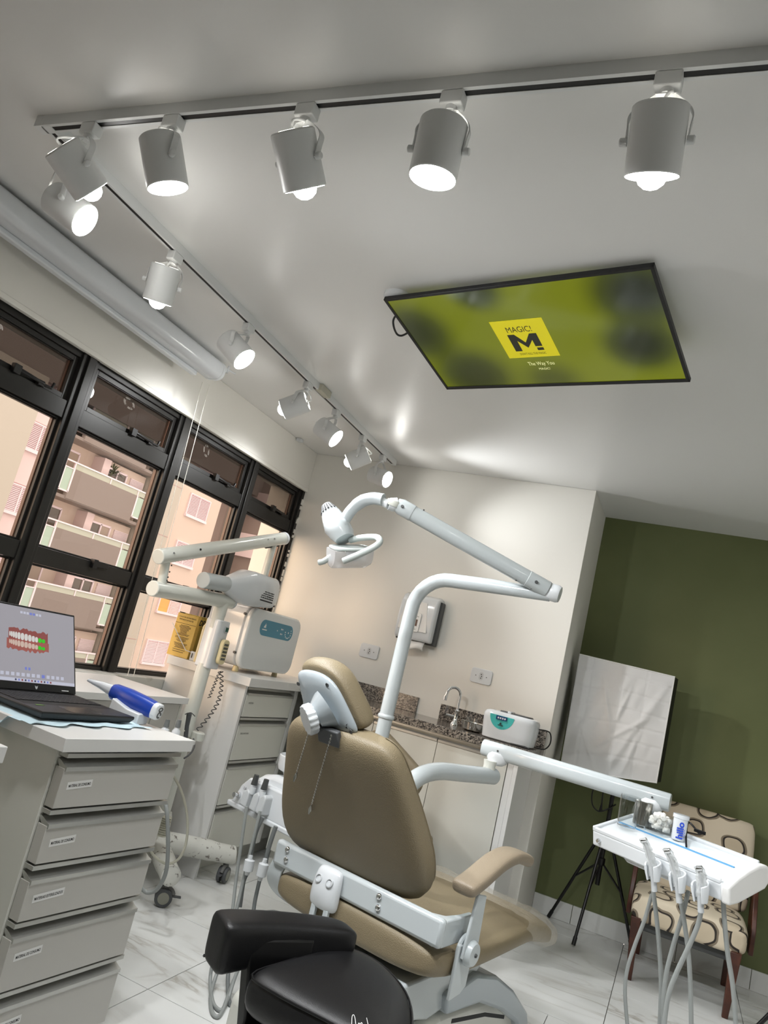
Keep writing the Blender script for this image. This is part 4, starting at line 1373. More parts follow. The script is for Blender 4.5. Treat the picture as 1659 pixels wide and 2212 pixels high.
MB().lathe([(0.030, 0), (0.030, 0.03), (0.018, 0.034), (0, 0.034)], (px_ + 0.05, 3.575, 1.44), (0.25, 1, 0), 20).build('head_knob', 'cream_enamel', xr, smooth=40)
MB().box((px_ + 0.0975, 3.40, 1.395), (px_ + 0.0995, 3.53, 1.402)).build('rating_plate', 'ink', xr)
rp = MB()
for j in range(4):
    y = 3.40
    while y < 3.525:
        ww = random.uniform(0.006, 0.02)
        rp.box((px_ + 0.0975, y, 1.410 + j * 0.011), (px_ + 0.0993, min(y + ww, 3.53), 1.416 + j * 0.011))
        y += ww + 0.004
rp.build('rating_print', 'ink', xr)['kind'] = 'stuff'


def caster(par, x, y, dx, dy, r=0.038):
    d = V((dx, dy, 0)).normalized()
    s_ = V((-d.y, d.x, 0))
    cpt = V((x, y, r + 0.0015))
    for sg in (-1, 1):
        w_ = MB().lathe([(r * 0.92, 0.006), (r, 0.010), (r, 0.020), (r * 0.92, 0.024)], cpt, s_ * sg, 28).build('caster_wheel', 'rubber', par, smooth=40)
        MB().lathe([(r * 0.66, 0.0235), (r * 0.64, 0.0255), (0, 0.026)], cpt, s_ * sg, 24).build('wheel_hub', 'hub', w_, smooth=40)
    hv = [cpt + d * (math.cos(q) * r * 1.08) + V((0, 0, math.sin(q) * r * 1.08)) for q in [math.radians(20 + 14 * i) for i in range(11)]]
    f_ = MB()
    f_.tube(hv, 0.010, 8)
    f_.lathe([(0.013, r * 1.0), (0.015, r * 1.55)], cpt, (0, 0, 1), 14)
    f_.build('caster_fork', 'greyrub', par, smooth=50)
    MB().box((-0.004, -0.010, -0.003), (0.040, 0.010, 0.003), frame(cpt + d * (r * 0.9) + V((0, 0, 0.008)), d, s_)).build('brake_lever', 'rubber', par, bevel=0.002)
    return cpt.z + r * 1.55


M['greyrub'] = mat('caster_grey', (104, 104, 102), 0.5)
for (x, y, dx, dy) in ((-1.925, 2.995, 0.8, 0.6), (-1.95, 3.506, 0.2, -0.95), (-2.46, 3.085, -0.8, 0.2), (-2.46, 3.33, -0.8, 0.2)):
    zt_ = caster(xr, x, y, dx, dy)
    pth = [V((px_, py_, 0.165)), V((px_, py_, 0.165)).lerp(V((x, y, 0.14)), 0.5), V((x, y, 0.135)), V((x, y, 0.135)).lerp(V((px_, py_, 0.13)), -0.09)]
    MB().tube(cr(pth, 5), [0.048] * 8 + [0.044] * 5 + [0.040, 0.036, 0.020], 16).build('base_leg', 'worn', xr, smooth=50)
# coiled cord, hand switch and cables
coil = []
q0, q1 = V((px_ + 0.05, 3.30, 1.0)), V((px_ + 0.05, 3.235, 0.70))
for i in range(161):
    t_ = i / 160
    p_ = q0.lerp(q1, t_) + V((0.02 * math.sin(math.pi * t_), 0.05 * math.sin(math.pi * t_), 0))
    q = t_ * 13 * 2 * math.pi
    coil.append(p_ + V((0.009 * math.cos(q), 0.009 * math.sin(q), 0)))
MB().tube(coil, 0.0026, 6).build('coiled_cord', 'rubber', xr, smooth=60)
coil = [V((px_ + 0.05, 3.29, 1.0)).lerp(V((px_ + 0.05, 3.26, 0.86)), i / 60) + V((0.006 * math.cos(i * .9), 0.008 * math.sin(i * .9), 0)) for i in range(61)]
MB().tube(coil, 0.0022, 6).build('coiled_cord', 'rubber', xr, smooth=60)
hs = V((px_ + 0.11, 3.16, 0.70))
MB().lathe([(0.030, 0), (0.032, 0.01), (0.032, 0.035), (0.026, 0.04), (0, 0.04)], (px_ + 0.06, 3.24, 0.655), n=20).build('cord_holder', 'cream_enamel', xr, smooth=40)
hk_ = [at(401, 1593, 0, -2.1), at(404, 1568, 0, -2.1), at(407, 1553, 0, -2.1), at(409, 1541, 0, -2.1)]
MB().tube(hk_, [0.011, 0.010, 0.011, 0.013], 12).build('exposure_handset', 'rubber', xr, smooth=50)
tube('handset_wire', [at(400, 1543, 0, -2.1), at(405, 1541, 0, -2.1), at(413, 1540, 0, -2.1), at(421, 1547, 0, -2.12)], 0.0022, 'rubber', xr)
tube('holder_wire', [at(398, 1578, 0, -2.1), at(405, 1590, 0, -2.12), at(413, 1597, 0, -2.13)], 0.003, 'cord', xr)
tube('mains_cable', [at(418, 1596, 0, -2.1), at(420, 1612, 0, -2.06), at(411, 1628, 0, -2.02), at(398, 1638, 0, -2.0)], 0.004, 'rubber', xr)
tube('grey_cable', [at(355, 1725, 1, 2.62), at(361, 1760, 1, 2.62), at(363, 1830, 1, 2.65), at(358, 1885, 1, 2.68), at(340, 1920, 1, 2.7), at(318, 1928, 1, 2.7), at(303, 1915, 1, 2.68)], 0.008, 'tube', xr)
tube('beige_cable', [at(376, 1678, 1, 2.75), at(392, 1710, 1, 2.8), at(404, 1760, 1, 2.85), at(403, 1815, 1, 2.88), at(388, 1853, 1, 2.88), at(362, 1866, 1, 2.86), at(336, 1852, 1, 2.82), at(320, 1830, 1, 2.78)], 0.0055, 'cord', xr)
cpd = MB()
for i in range(9):
    cpd.lathe([(0.020, 0), (0.024, 0.004), (0.020, 0.008)], at(352, 1790, 1, 2.98) + V((0.004, 0, 0.0095 * i - 0.03)), n=14)
cpd.build('coiled_cable_bundle', 'cord', xr, smooth=60)['kind'] = 'stuff'


# ================================================================== LAPTOP AND SCANNER
cl = thing('blue_pad', 'pale blue disposable pad under the laptop hanging over the counter edge', 'pad', (-1.65, 1.85, 0.864))


def padf(u, v):
    # u along the near edge direction (into the desk), v along the front
    x = -0.52 + 0.408 * u
    y = -0.012 + 0.45 * v
    z = 0.8648 + 0.0035 * (1 + math.sin(31 * u + 9 * v) * math.sin(17 * v + 3)) * (1 if v > 0.75 or u > 0.85 else 0.25)
    if v < 0.06:
        z -= 0.05 * (1 - v / 0.06) * (1 if u < 0.62 else max(0.0, 1 - (u - 0.62) / 0.1))
        y -= 0.006 * (1 - v / 0.06)
    if u > 0.93:
        x -= 0.03 * (0.5 + 0.5 * math.sin(v * 23)) * (u - 0.93) / 0.07
    return nm @ V((x, y, z))


MB().grid(padf, 40, 50).build('pad_sheet', 'cloth', cl, smooth=60)
lf, lw = at(294, 1557, 2, 0.882), at(85, 1546, 2, 0.882)
ly = (lf - lw).normalized()             # along the front edge, left to right as used
lx = V((-ly.y, ly.x, 0))                # towards the hinge
LWd = 0.362
lo = lf - ly * LWd
lm = frame(lo, ly, lx)                  # x: width, y: depth, z: up
lp = thing('laptop', 'open black laptop with a dental scan on its screen on the near cabinet', 'laptop', lo.to_tuple())
lm = frame(V((lo.x, lo.y, 0.872)), ly, lx)
LD = 0.312
b = MB()
b.rings([[lm @ V((x, y, z)) for x, y in ((0.006 + k, 0.004 + k), (LWd - 0.006 - k, 0.004 + k), (LWd - 0.004 - k, LD - k), (0.004 + k, LD - k))] for z, k in ((0.0, 0.008), (0.012, 0.0), (0.019, 0.0), (0.021, 0.002))])
base = b.build('base', 'black', lp, bevel=0.002)
MB().box((0.018, 0.105, 0.0205), (LWd - 0.018, LD - 0.035, 0.0212), lm).build('keyboard_deck', mat('keyboard_deck', (8, 8, 9), 0.6), lp)
M['key'] = mat('keycap', (38, 38, 40), 0.55)
for r_ in range(6):
    for k in range(17):
        x_ = 0.024 + k * 0.0187
        y_ = LD - 0.052 - r_ * 0.0205
        MB().box((x_, y_ - 0.0085, 0.021), (x_ + 0.016, y_ + 0.0085, 0.0234), lm).build('key', 'key', base)
MB().box((0.12, 0.012, 0.0208), (0.235, 0.088, 0.0214), lm).build('touchpad', mat('touchpad', (24, 22, 22), 0.25), lp)
st = lm @ V((0.045, 0.085, 0.0215))
MB().prism([st, st + ly * 0.03, st + ly * 0.026 + lx * 0.012, st + ly * 0.004 + lx * 0.012], (0, 0, 0.0004)).build('sticker', mat('green_sticker', (96, 130, 60), 0.5), lp)
hg = lm @ V((0, LD - 0.012, 0.022))
tilt = math.radians(27)
up = (V((0, 0, 1)) * math.cos(tilt) + lx * math.sin(tilt)).normalized()
sm = frame(hg, ly, up)                  # screen plane, z toward the user
SH = 0.283
MB().box((0.002, 0, -0.010), (LWd - 0.002, SH, 0.0), sm).build('lid', 'black', lp, bevel=0.003)
MB().box((0.02, -0.006, -0.012), (LWd - 0.02, 0.012, -0.002), sm).build('hinge', 'blackmetal', lp, bevel=0.003)
M['lcd'] = mat('lcd_grey', (160, 157, 164), 0.3, emit=0.40)
bsdf(M['lcd']).inputs['Base Color'].default_value = (0.02, 0.02, 0.02, 1)
scn = MB().box((0.009, 0.026, 0.0), (LWd - 0.009, SH - 0.008, 0.0012), sm).build('screen', 'lcd', lp)
MB().box((LWd - 0.062, 0.008, 0.0), (LWd - 0.034, 0.0105, 0.001), sm).build('bezel_badge', 'paper', lp)


def S(x, y, d=0.0018):
    return sm @ V((x, y, d))


def emat(name, rgb, e=0.35):
    m = mat(name, rgb, 0.4, emit=e)
    c_ = lin(rgb)
    bsdf(m).inputs['Base Color'].default_value = (c_[0] * .15, c_[1] * .15, c_[2] * .15, 1)
    return m


M['gum'] = emat('scan_gum', (142, 76, 72))
M['gum2'] = emat('scan_gum_low', (160, 90, 82))
M['tooth'] = emat('scan_tooth', (214, 212, 208))
M['tooth2'] = emat('scan_tooth_low', (206, 184, 170))
M['scangreen'] = emat('scan_green', (50, 200, 40))
M['uilight'] = emat('ui_light', (196, 198, 214))
M['uidark'] = emat('ui_dark', (60, 62, 90))
M['uiblue'] = emat('ui_blue', (120, 130, 205))
tc_x, tc_y = LWd - 0.196, 0.166
q = random.Random(5)


def gumline(x0, x1, y0, y1, amp, n=22):
    top = [(x0 + (x1 - x0) * i / n, y1 + amp * 1.3 * q.uniform(-1, 1) - 0.006 * abs(i - n / 2) / n) for i in range(n + 1)]
    bot = [(x1 - (x1 - x0) * i / n, y0 + 0.002 * q.uniform(-1, 1)) for i in range(n + 1)]
    return top + bot


def poly(pts, d, name, m, par):
    return MB().quad([S(x, y, d) for x, y in pts]).build(name, m, par)


poly(gumline(tc_x - 0.072, tc_x + 0.078, tc_y - 0.004, tc_y + 0.034, 0.004), 0.0016, 'scan_gum', 'gum', scn)
poly([(x, 2 * tc_y - 0.006 - y) for x, y in gumline(tc_x - 0.078, tc_x + 0.082, tc_y - 0.004, tc_y + 0.033, 0.004)], 0.0017, 'scan_gum', 'gum2', scn)
wd_ = [0.006, 0.007, 0.008, 0.009, 0.012, 0.014, 0.014, 0.014, 0.013, 0.012, 0.014, 0.014]
x_ = tc_x - 0.070
for k, w_ in enumerate(wd_):
    for row in (0, 1):
        hgt = (0.013 + 0.011 * math.sin(math.pi * (k + 1) / 12)) * (1 if row == 0 else 0.85)
        cy_ = tc_y + (0.0085 if row == 0 else -0.017) - (0.0009 * (k - 5))
        ring = [(x_ + w_ / 2 + w_ * 0.47 * math.copysign(abs(math.cos(a_)) ** 0.7, math.cos(a_)), cy_ + hgt / 2 * math.copysign(abs(math.sin(a_)) ** 0.8, math.sin(a_))) for a_ in [2 * math.pi * i / 18 for i in range(18)]]
        gr = k >= 10
        poly(ring, 0.0022, 'scan_tooth', 'scangreen' if gr else ('tooth' if row == 0 else 'tooth2'), scn)
    x_ += w_
for i in range(7):
    poly([(tc_x - 0.03 + i * 0.012, SH - 0.030), (tc_x - 0.021 + i * 0.012, SH - 0.030), (tc_x - 0.021 + i * 0.012, SH - 0.022), (tc_x - 0.03 + i * 0.012, SH - 0.022)], 0.0016, 'toolbar_icon', 'uiblue' if i in (3, 4) else 'uilight', scn)
for i in range(15):
    xx = 0.03 + i * 0.019
    poly([(xx, 0.044), (xx + 0.012, 0.044), (xx + 0.012, 0.055), (xx, 0.055)], 0.0016, 'toolbar_icon', 'uiblue' if i == 10 else 'uilight', scn)
poly([(0.009, 0.027), (LWd - 0.009, 0.027), (LWd - 0.009, 0.037), (0.009, 0.037)], 0.0015, 'taskbar', 'uilight', scn)
for i in range(12):
    xx = 0.12 + i * 0.012
    poly([(xx, 0.029), (xx + 0.006, 0.029), (xx + 0.006, 0.035), (xx, 0.035)], 0.0018, 'taskbar_icon', ('uidark', 'uiblue', 'gum')[i % 3], scn)
for i in range(2):
    poly([(tc_x - 0.01 + i * 0.013, 0.066), (tc_x - 0.002 + i * 0.013, 0.066), (tc_x - 0.002 + i * 0.013, 0.075), (tc_x - 0.01 + i * 0.013, 0.075)], 0.0016, 'toolbar_icon', 'uiblue', scn)
lg = (tc_x + 0.035, 0.012)
poly([(lg[0] - 0.006, lg[1] + 0.007), (lg[0] - 0.003, lg[1] + 0.004), (lg[0] + 0.003, lg[1] + 0.004), (lg[0] + 0.006, lg[1] + 0.007), (lg[0] + 0.004, lg[1] - 0.002), (lg[0], lg[1] - 0.006), (lg[0] - 0.004, lg[1] - 0.002)], 0.0004, 'lid_emblem', 'greyplastic', lp)

# intraoral scanner in its cradle at the far edge of the cabinet top
s0_, s1_ = V((-1.86, 2.075, 0.952)), V((-1.548, 2.098, 0.915))
sx = (s1_ - s0_).normalized()
sy = V((-sx.y, sx.x, 0)).normalized()
sz = sx.cross(sy)
so = thing('intraoral_scanner', 'cobalt blue handheld scanner with white tip lying in a white cradle', 'scanner', (-1.68, 2.09, 0.864))


def scn_ring(t_, ry, rz, dz=0.0, e=2.6):
    return sup(s0_ + sx * t_ + sz * dz, sy, sz, ry, rz, e, 24)


MB().rings([scn_ring(0.0, 0.008, 0.003, -0.004), scn_ring(0.004, 0.010, 0.006, -0.002), scn_ring(0.06, 0.013, 0.013), scn_ring(0.105, 0.018, 0.019), scn_ring(0.118, 0.020, 0.021)]).build('scanner_tip', 'plastic', so, smooth=45)
MB().rings([scn_ring(0.112, 0.023, 0.024), scn_ring(0.12, 0.026, 0.027), scn_ring(0.18, 0.029, 0.031), scn_ring(0.25, 0.028, 0.030), scn_ring(0.292, 0.025, 0.027)]).build('scanner_body', 'blue', so, smooth=45)
MB().rings([scn_ring(0.29, 0.0255, 0.0275), scn_ring(0.306, 0.0245, 0.0265), scn_ring(0.310, 0.020, 0.022)]).build('end_cap', 'plastic', so, smooth=45)
e0 = s0_ + sx * 0.3105
MB().tube([e0 + sz * 0.002 + V((0, 0, 0.008)) + sy * (0.010 * math.cos(a_)) + sz * (0.006 * math.sin(a_)) for a_ in [2 * math.pi * i / 14 for i in range(14)]], 0.0022, 6, closed=True).build('end_ring', 'darkgrey', so, smooth=60)
MB().tube([e0 - sz * 0.009 + sy * (0.009 * math.cos(a_)) + sz * (0.009 * math.sin(a_)) for a_ in [1.7 * math.pi * i / 16 for i in range(17)]], 0.0022, 6).build('end_ring', 'darkgrey', so, smooth=60)
zb0 = 0.8645
MB().prism([V((s0_.x + 0.145, s0_.y - 0.035, zb0)), V((s0_.x + 0.265, s0_.y - 0.025, zb0)), V((s0_.x + 0.265, s0_.y - 0.025, 0.900)), V((s0_.x + 0.215, s0_.y - 0.03, 0.905)), V((s0_.x + 0.150, s0_.y - 0.035, 0.925))], (-0.006, 0.062, 0)).build('cradle', 'plastic', so, bevel=0.004)

# bottles on the pull-out tray of the desk, behind the near cabinet
bp = at(377, 1588, 1, 2.70)
zt_ = bp.z - 0.012
MB().box((-2.11, 2.60, zt_ - 0.018), (bp.x + 0.05, 2.79, zt_)).build('pull_out_tray', 'white', c2, bevel=0.002)
for k, (px, py, hh) in enumerate(((378, 1590, 1.0), (353, 1590, 0.72))):
    p_ = at(px, py, 1, 2.70)
    bt = thing('small_bottle', ('small bottle with grey pump cap beside the x-ray column', 'small grey cap bottle beside the blue scanner end, left of the pump bottle')[k], 'bottle', (p_.x, 2.70, zt_))
    MB().lathe([(0.016, 0), (0.018, 0.005), (0.018, 0.03 * hh), (0.010, 0.04 * hh), (0.009, 0.046 * hh)], (p_.x, 2.70, zt_ + 0.0005), n=16).build('bottle_body', 'plastic', bt, smooth=40)
    MB().lathe([(0.012, 0), (0.009, 0.03), (0, 0.031)], (p_.x, 2.70, zt_ + 0.046 * hh), n=14).build('bottle_cap', 'tube2', bt, smooth=40)

# ================================================================== DENTAL CHAIR
CO = V((-0.82, 2.31, 0))
CF = V((0.25, 0.968, 0)).normalized()
CR = V((CF.y, -CF.x, 0))
cm = frame(CO, CR, CF)
crz = math.atan2(CR.y, CR.x)
dcx = thing('dental_chair', 'beige upholstered dental chair seen from behind with white frame', 'dental chair', CO.to_tuple(), crz)


def cw(x, y, z):
    return cm @ V((x, y, z))


lean = math.radians(30)
LU = (V((0, 0, 1)) * math.cos(lean) - CF * math.sin(lean)).normalized()
LN = (CF * math.cos(lean) + V((0, 0, 1)) * math.sin(lean)).normalized()   # forward normal
b0 = cw(-0.068, 0.0, 0.602)
tab = [(-0.038, 0.17, 0.022), (-0.032, 0.225, 0.040), (-0.012, 0.275, 0.054), (0.03, 0.300, 0.060), (0.10, 0.302, 0.062), (0.16, 0.290, 0.062), (0.22, 0.274, 0.061), (0.30, 0.252, 0.059), (0.38, 0.230, 0.056), (0.42, 0.214, 0.052), (0.446, 0.192, 0.045), (0.460, 0.165, 0.034), (0.467, 0.12, 0.018)]
rs = []
for s_, w_, d_ in tab:
    sk = -0.012 * max(0.0, (s_ - 0.3) / 0.15)
    rs.append(sup(b0 + LU * s_ + LN * (0.058 + 0.008 * math.sin(s_ * 7)), CR, LN, w_, d_, 3.4, 44))
bk_ = MB().rings(rs).build('backrest', 'vinyl', dcx, sub=1)
# piped seam near the right shoulder
seam = [rs[i][3] + LN * 0.001 for i in range(2, len(rs) - 1)]
MB().tube(cr(seam, 4), 0.0022, 6).build('backrest_seam', 'vinyl', bk_, smooth=60)
seam = [rs[i][19] + LN * 0.001 for i in range(2, len(rs) - 1)]
MB().tube(cr(seam, 4), 0.0022, 6).build('backrest_seam', 'vinyl', bk_, smooth=60)

# headrest, shell and knob: outline on a plane leaning 30 degrees
hl = math.radians(30)
HU = (V((0, 0, 1)) * math.cos(hl) - CF * math.sin(hl)).normalized()
HN = (CF * math.cos(hl) + V((0, 0, 1)) * math.sin(hl)).normalized()
h0 = cw(-0.10, -0.235, 1.11)


def hp(x, u, d=0.0):
    return h0 + CR * x + HU * u + HN * d


shell = [(-0.128, 0.044), (-0.122, 0.058), (-0.092, 0.071), (-0.035, 0.074), (0.006, 0.064), (0.038, 0.040), (0.073, -0.023), (0.102, -0.079), (0.101, -0.093), (0.079, -0.108), (0.032, -0.114), (-0.053, -0.125), (-0.112, -0.090), (-0.116, -0.042), (-0.125, 0.010)]


def outline(k, d, grow=0.0):
    cx_, cy_ = -0.012, -0.022
    return [hp(cx_ + (x - cx_) * k + math.copysign(grow, x - cx_), cy_ + (y - cy_) * k + math.copysign(grow, y - cy_), d) for x, y in shell]


MB().rings([outline(0.55, -0.018), outline(0.86, -0.012), outline(0.985, -0.002), outline(1.0, 0.006), outline(0.97, 0.012)]).build('headrest_shell', 'shell', dcx, sub=2)
pr_ = []
for k, d in ((0.90, 0.006), (1.02, 0.012), (1.085, 0.030), (1.09, 0.052), (1.03, 0.072), (0.8, 0.086), (0.4, 0.092)):
    pr_.append([p_ + CR * 0.010 + HU * 0.016 for p_ in outline(k, d)])
MB().rings(pr_).build('headrest_pad', 'vinyl', dcx, sub=2)
kc = hp(-0.030, -0.056, -0.042)
kd = (-HN * 0.90 - CR * 0.42 - HU * 0.05).normalized()
MB().tube([hp(-0.010, -0.040, -0.002), hp(-0.020, -0.048, -0.022), kc + kd * -0.004], [0.066, 0.050, 0.036], 24).build('knob_boss', 'shell', dcx, smooth=50)
kn = MB()
kax = kd
kx_ = kax.orthogonal().normalized()
ky_ = kax.cross(kx_)
for rr in ():
    pass
rings_ = []
for hgt, base_r in ((0.0, 0.042), (0.004, 0.046), (0.024, 0.046), (0.029, 0.043)):
    rings_.append([kc + kax * hgt + (kx_ * math.cos(a_) + ky_ * math.sin(a_)) * (base_r + 0.0016 * (1 if i % 4 < 2 else -1)) for i, a_ in enumerate([2 * math.pi * i / 64 for i in range(64)])])
kn.rings(rings_)
kn.build('headrest_knob', 'greyplastic', dcx, smooth=40)
for x_, u_ in ((-0.115, 0.022), (0.010, 0.048), (0.088, -0.085)):
    MB().lathe([(0.007, -0.012), (0.006, -0.0135), (0, -0.012)], hp(x_, u_), HN, 12).build('shell_screw', 'darkgrey', dcx)
mk_ = hp(0.072, -0.072, -0.0135)
MB().prism([mk_ + CR * a_ + HU * b_ for a_, b_ in ((-0.004, -0.006), (0.004, -0.006), (0.001, 0.002), (0.005, 0.010), (-0.002, 0.004))], HN * 0.002).build('maker_mark', 'ink', dcx)
# dark metal slide between headrest and backrest
sl0 = hp(0.022, -0.104, -0.032)
mm = frame(sl0, CR, HU)
MB().box((-0.045, -0.030, -0.006), (0.040, 0.022, 0.012), mm).build('slide_bracket', 'rubber', dcx, bevel=0.004)
MB().box((-0.030, -0.018, -0.022), (0.012, -0.004, -0.004), mm).build('slide_lever', 'steel', dcx, bevel=0.003)
MB().box((-0.026, 0.004, -0.016), (0.016, 0.016, -0.004), mm).build('slide_lever', 'rubber', dcx, bevel=0.003)
pm_ = frame(hp(0.062, -0.130, -0.018), CR, HU)
rplate(pm_, 0.05, 0.028, 0.012, 0.008).build('slide_catch', 'greyplastic', dcx, bevel=0.002)

# napkin chains hanging over the back
for k, (pxa, pxb) in enumerate((((668, 1578), (640, 1672)), ((716, 1588), (672, 1742)))):
    def onback(p):
        d = ray(*p)
        o_ = V((0, 0, CAMZ))
        return o_ + d * ((b0 + LN * -0.008 - o_).dot(LN) / d.dot(LN))
    nc = thing('napkin_chain', ('short bib clip chain over the left part of the beige backrest', 'longer bib clip chain hanging down the middle of the beige backrest')[k], 'chain', onback(pxa).to_tuple(), 0, 'bib chains on the dental chair back')
    pa, pb = onback(pxa), onback(pxb)
    n_ = int((pb - pa).length / 0.0062)
    m_ = MB()
    for i in range(n_):
        c_ = pa.lerp(pb, (i + 0.5) / n_)
        ax_ = (pb - pa).normalized()
        sd_ = LN if i % 2 else ax_.cross(LN)
        m_.tube([c_ + ax_ * (0.0042 * math.cos(a_)) + sd_ * (0.0022 * math.sin(a_)) for a_ in [2 * math.pi * j / 8 for j in range(8)]], 0.0008, 4, closed=True)
    m_.build('chain_links', 'steel', nc, smooth=60)['kind'] = 'stuff'
    ax_ = (pb - pa).normalized()
    sd_ = ax_.cross(LN)
    MB().rings([[pb + ax_ * t_ + sd_ * (sx_ * w_) + LN * (sz_ * 0.003) for sx_, sz_ in ((-1, -1), (1, -1), (1, 1), (-1, 1))] for t_, w_ in ((-0.004, 0.002), (0.008, 0.005), (0.014, 0.0055), (0.034, 0.0022))]).build('bib_clip', 'steel', nc, bevel=0.0006)

# rear white bar, bolts and brackets
lbc = LB(cm, dcx)
lbc('rear_bar', (-0.342, -0.024, 0.526), (0.325, 0.004, 0.606), 'enamel', bevel=0.012)
br_ = [(0.255, -0.010), (0.255, 0.012), (0.290, 0.04), (0.30, 0.10), (0.30, 0.165), (0.318, 0.165), (0.320, 0.09), (0.322, 0.0), (0.30, -0.022)]
MB().prism([cw(x, y, 0.527) for x, y in br_], (0, 0, 0.072)).build('side_plate', 'enamel', dcx, bevel=0.004)
for x_, z_ in ((-0.285, 0.588), (-0.280, 0.558), (0.10, 0.586), (0.105, 0.556)):
    MB().lathe([(0.0095, 0.0), (0.009, 0.005), (0.006, 0.008), (0, 0.008)], cw(x_, -0.0235, z_), -CF, 18).build('bolt', 'chrome', dcx, smooth=50)
cb_ = MB()
rr_ = []
for z_, wx, y0_, y1_ in ((0.478, 0.050, -0.050, -0.02), (0.50, 0.055, -0.062, -0.018), (0.54, 0.054, -0.068, -0.018), (0.585, 0.050, -0.058, -0.018), (0.606, 0.042, -0.042, -0.018)):
    rr_.append([cw(-0.085 + sx_ * wx, yy, z_) for sx_, yy in ((-1, y1_), (-1, (y0_ + y1_) / 2), (-0.8, y0_), (0.8, y0_), (1, (y0_ + y1_) / 2), (1, y1_))])
cb_.rings(rr_).build('tilt_cover', 'plastic', dcx, sub=2)
for dx in (-0.022, 0.022):
    MB().lathe([(0.013, -0.006), (0.013, 0.002), (0.010, 0.003), (0.009, -0.001), (0, -0.002)], cw(-0.085 + dx, -0.060, 0.567), (-CF + V((0, 0, 0.35))), 18).build('cover_hole', 'greyplastic', dcx, smooth=40)
    lbc('tilt_rod', (-0.085 + dx * 1.15 - 0.009, -0.052, 0.36), (-0.085 + dx * 1.15 + 0.009, -0.036, 0.49), 'enamel', bevel=0.003)
sp_ = [cw(-0.315, -0.005, 0.545), cw(-0.335, 0.0, 0.485), cw(-0.325, 0.03, 0.435), cw(-0.28, 0.07, 0.405), cw(-0.22, 0.10, 0.395)]
rr_ = []
for p_ in cr(sp_, 6):
    rr_.append([p_ + CR * 0.030 + CF * 0.006, p_ - CR * 0.030 + CF * 0.006, p_ - CR * 0.030 - CF * 0.006, p_ + CR * 0.030 - CF * 0.006])
MB().rings(rr_).build('left_bracket', 'enamel', dcx, smooth=50, bevel=0.003)

# seat
st_ = [(-0.028, 0.22, 0.446, 0.500), (-0.022, 0.285, 0.432, 0.522), (0.0, 0.318, 0.424, 0.530), (0.06, 0.328, 0.414, 0.526), (0.2, 0.328, 0.410, 0.510), (0.4, 0.326, 0.420, 0.508), (0.58, 0.318, 0.424, 0.512), (0.70, 0.306, 0.416, 0.516), (0.80, 0.296, 0.392, 0.502), (0.90, 0.286, 0.372, 0.470), (0.965, 0.270, 0.362, 0.438), (0.99, 0.235, 0.366, 0.420)]
rs = [sup(cw(0.0, y_, (z0_ + z1_) / 2), CR, (0, 0, 1), w_, (z1_ - z0_) / 2, 3.6, 40) for y_, w_, z0_, z1_ in st_]
MB().rings(rs).build('seat', 'vinyl', dcx, sub=1)
fr_ = []
for y_, w_, z0_, z1_ in ((0.60, 0.316, 0.49, 0.528), (0.70, 0.312, 0.41, 0.530), (0.80, 0.304, 0.386, 0.517), (0.90, 0.296, 0.364, 0.488), (0.975, 0.284, 0.352, 0.458), (1.005, 0.25, 0.356, 0.436)):
    ring = sup(cw(0.0, y_, (z0_ + z1_) / 2), CR, (0, 0, 1), w_, (z1_ - z0_) / 2, 3.6, 60)
    fr_.append([p_ + V((0, 0, 0.010 * noise.noise(p_ * 22))) + CR * (0.006 * noise.noise(p_ * 31)) for p_ in ring])
MB().rings(fr_, cap=False).build('foot_cover', 'film', dcx, smooth=60)

# right armrest with pivot and lower bracket
pv = cw(0.334, 0.115, 0.512)
MB().lathe([(0.046, 0.0), (0.046, 0.006), (0.042, 0.010), (0.0, 0.010)], pv - CR * 0.004, CR, 36).build('pivot_plate', 'enamel', dcx, smooth=40)
MB().lathe([(0.036, 0.0), (0.036, 0.012), (0.030, 0.020), (0.0, 0.022)], pv + CR * 0.016, CR, 36).build('pivot_cap', 'enamel', dcx, smooth=40)
MB().lathe([(0.006, 0.021), (0.005, 0.026), (0, 0.026)], pv + CR * 0.016, CR, 10).build('pivot_screw', 'darkgrey', dcx)
lv = [cw(0.345, y_, z_) for y_, z_ in ((0.072, 0.50), (0.158, 0.52), (0.150, 0.665), (0.095, 0.675))]
MB().prism(lv, CR * 0.010).build('arm_lever', 'enamel', dcx, bevel=0.003)
lv = [cw(0.331, y_, z_) for y_, z_ in ((0.066, 0.535), (0.160, 0.53), (0.155, 0.41), (0.125, 0.392), (0.066, 0.386))]
MB().prism(lv, CR * 0.012).build('lower_bracket', 'enamel', dcx, bevel=0.004)
ap = cr([cw(0.325, 0.040, 0.682), cw(0.325, 0.12, 0.706), cw(0.325, 0.23, 0.746), cw(0.325, 0.33, 0.760), cw(0.325, 0.42, 0.744), cw(0.325, 0.455, 0.728)], 5)
rs = []
for i, p_ in enumerate(ap):
    t_ = i / (len(ap) - 1)
    k_ = min(1.0, 0.75 + 6 * t_, 0.35 + 3.2 * (1 - t_))
    tg = (ap[min(i + 1, len(ap) - 1)] - ap[max(i - 1, 0)]).normalized()
    rs.append(sup(p_, CR, tg.cross(CR) * -1, 0.041 * k_, 0.020 * k_, 3.2, 28))
MB().rings(rs).build('armrest_pad', 'armpad', dcx, sub=1)

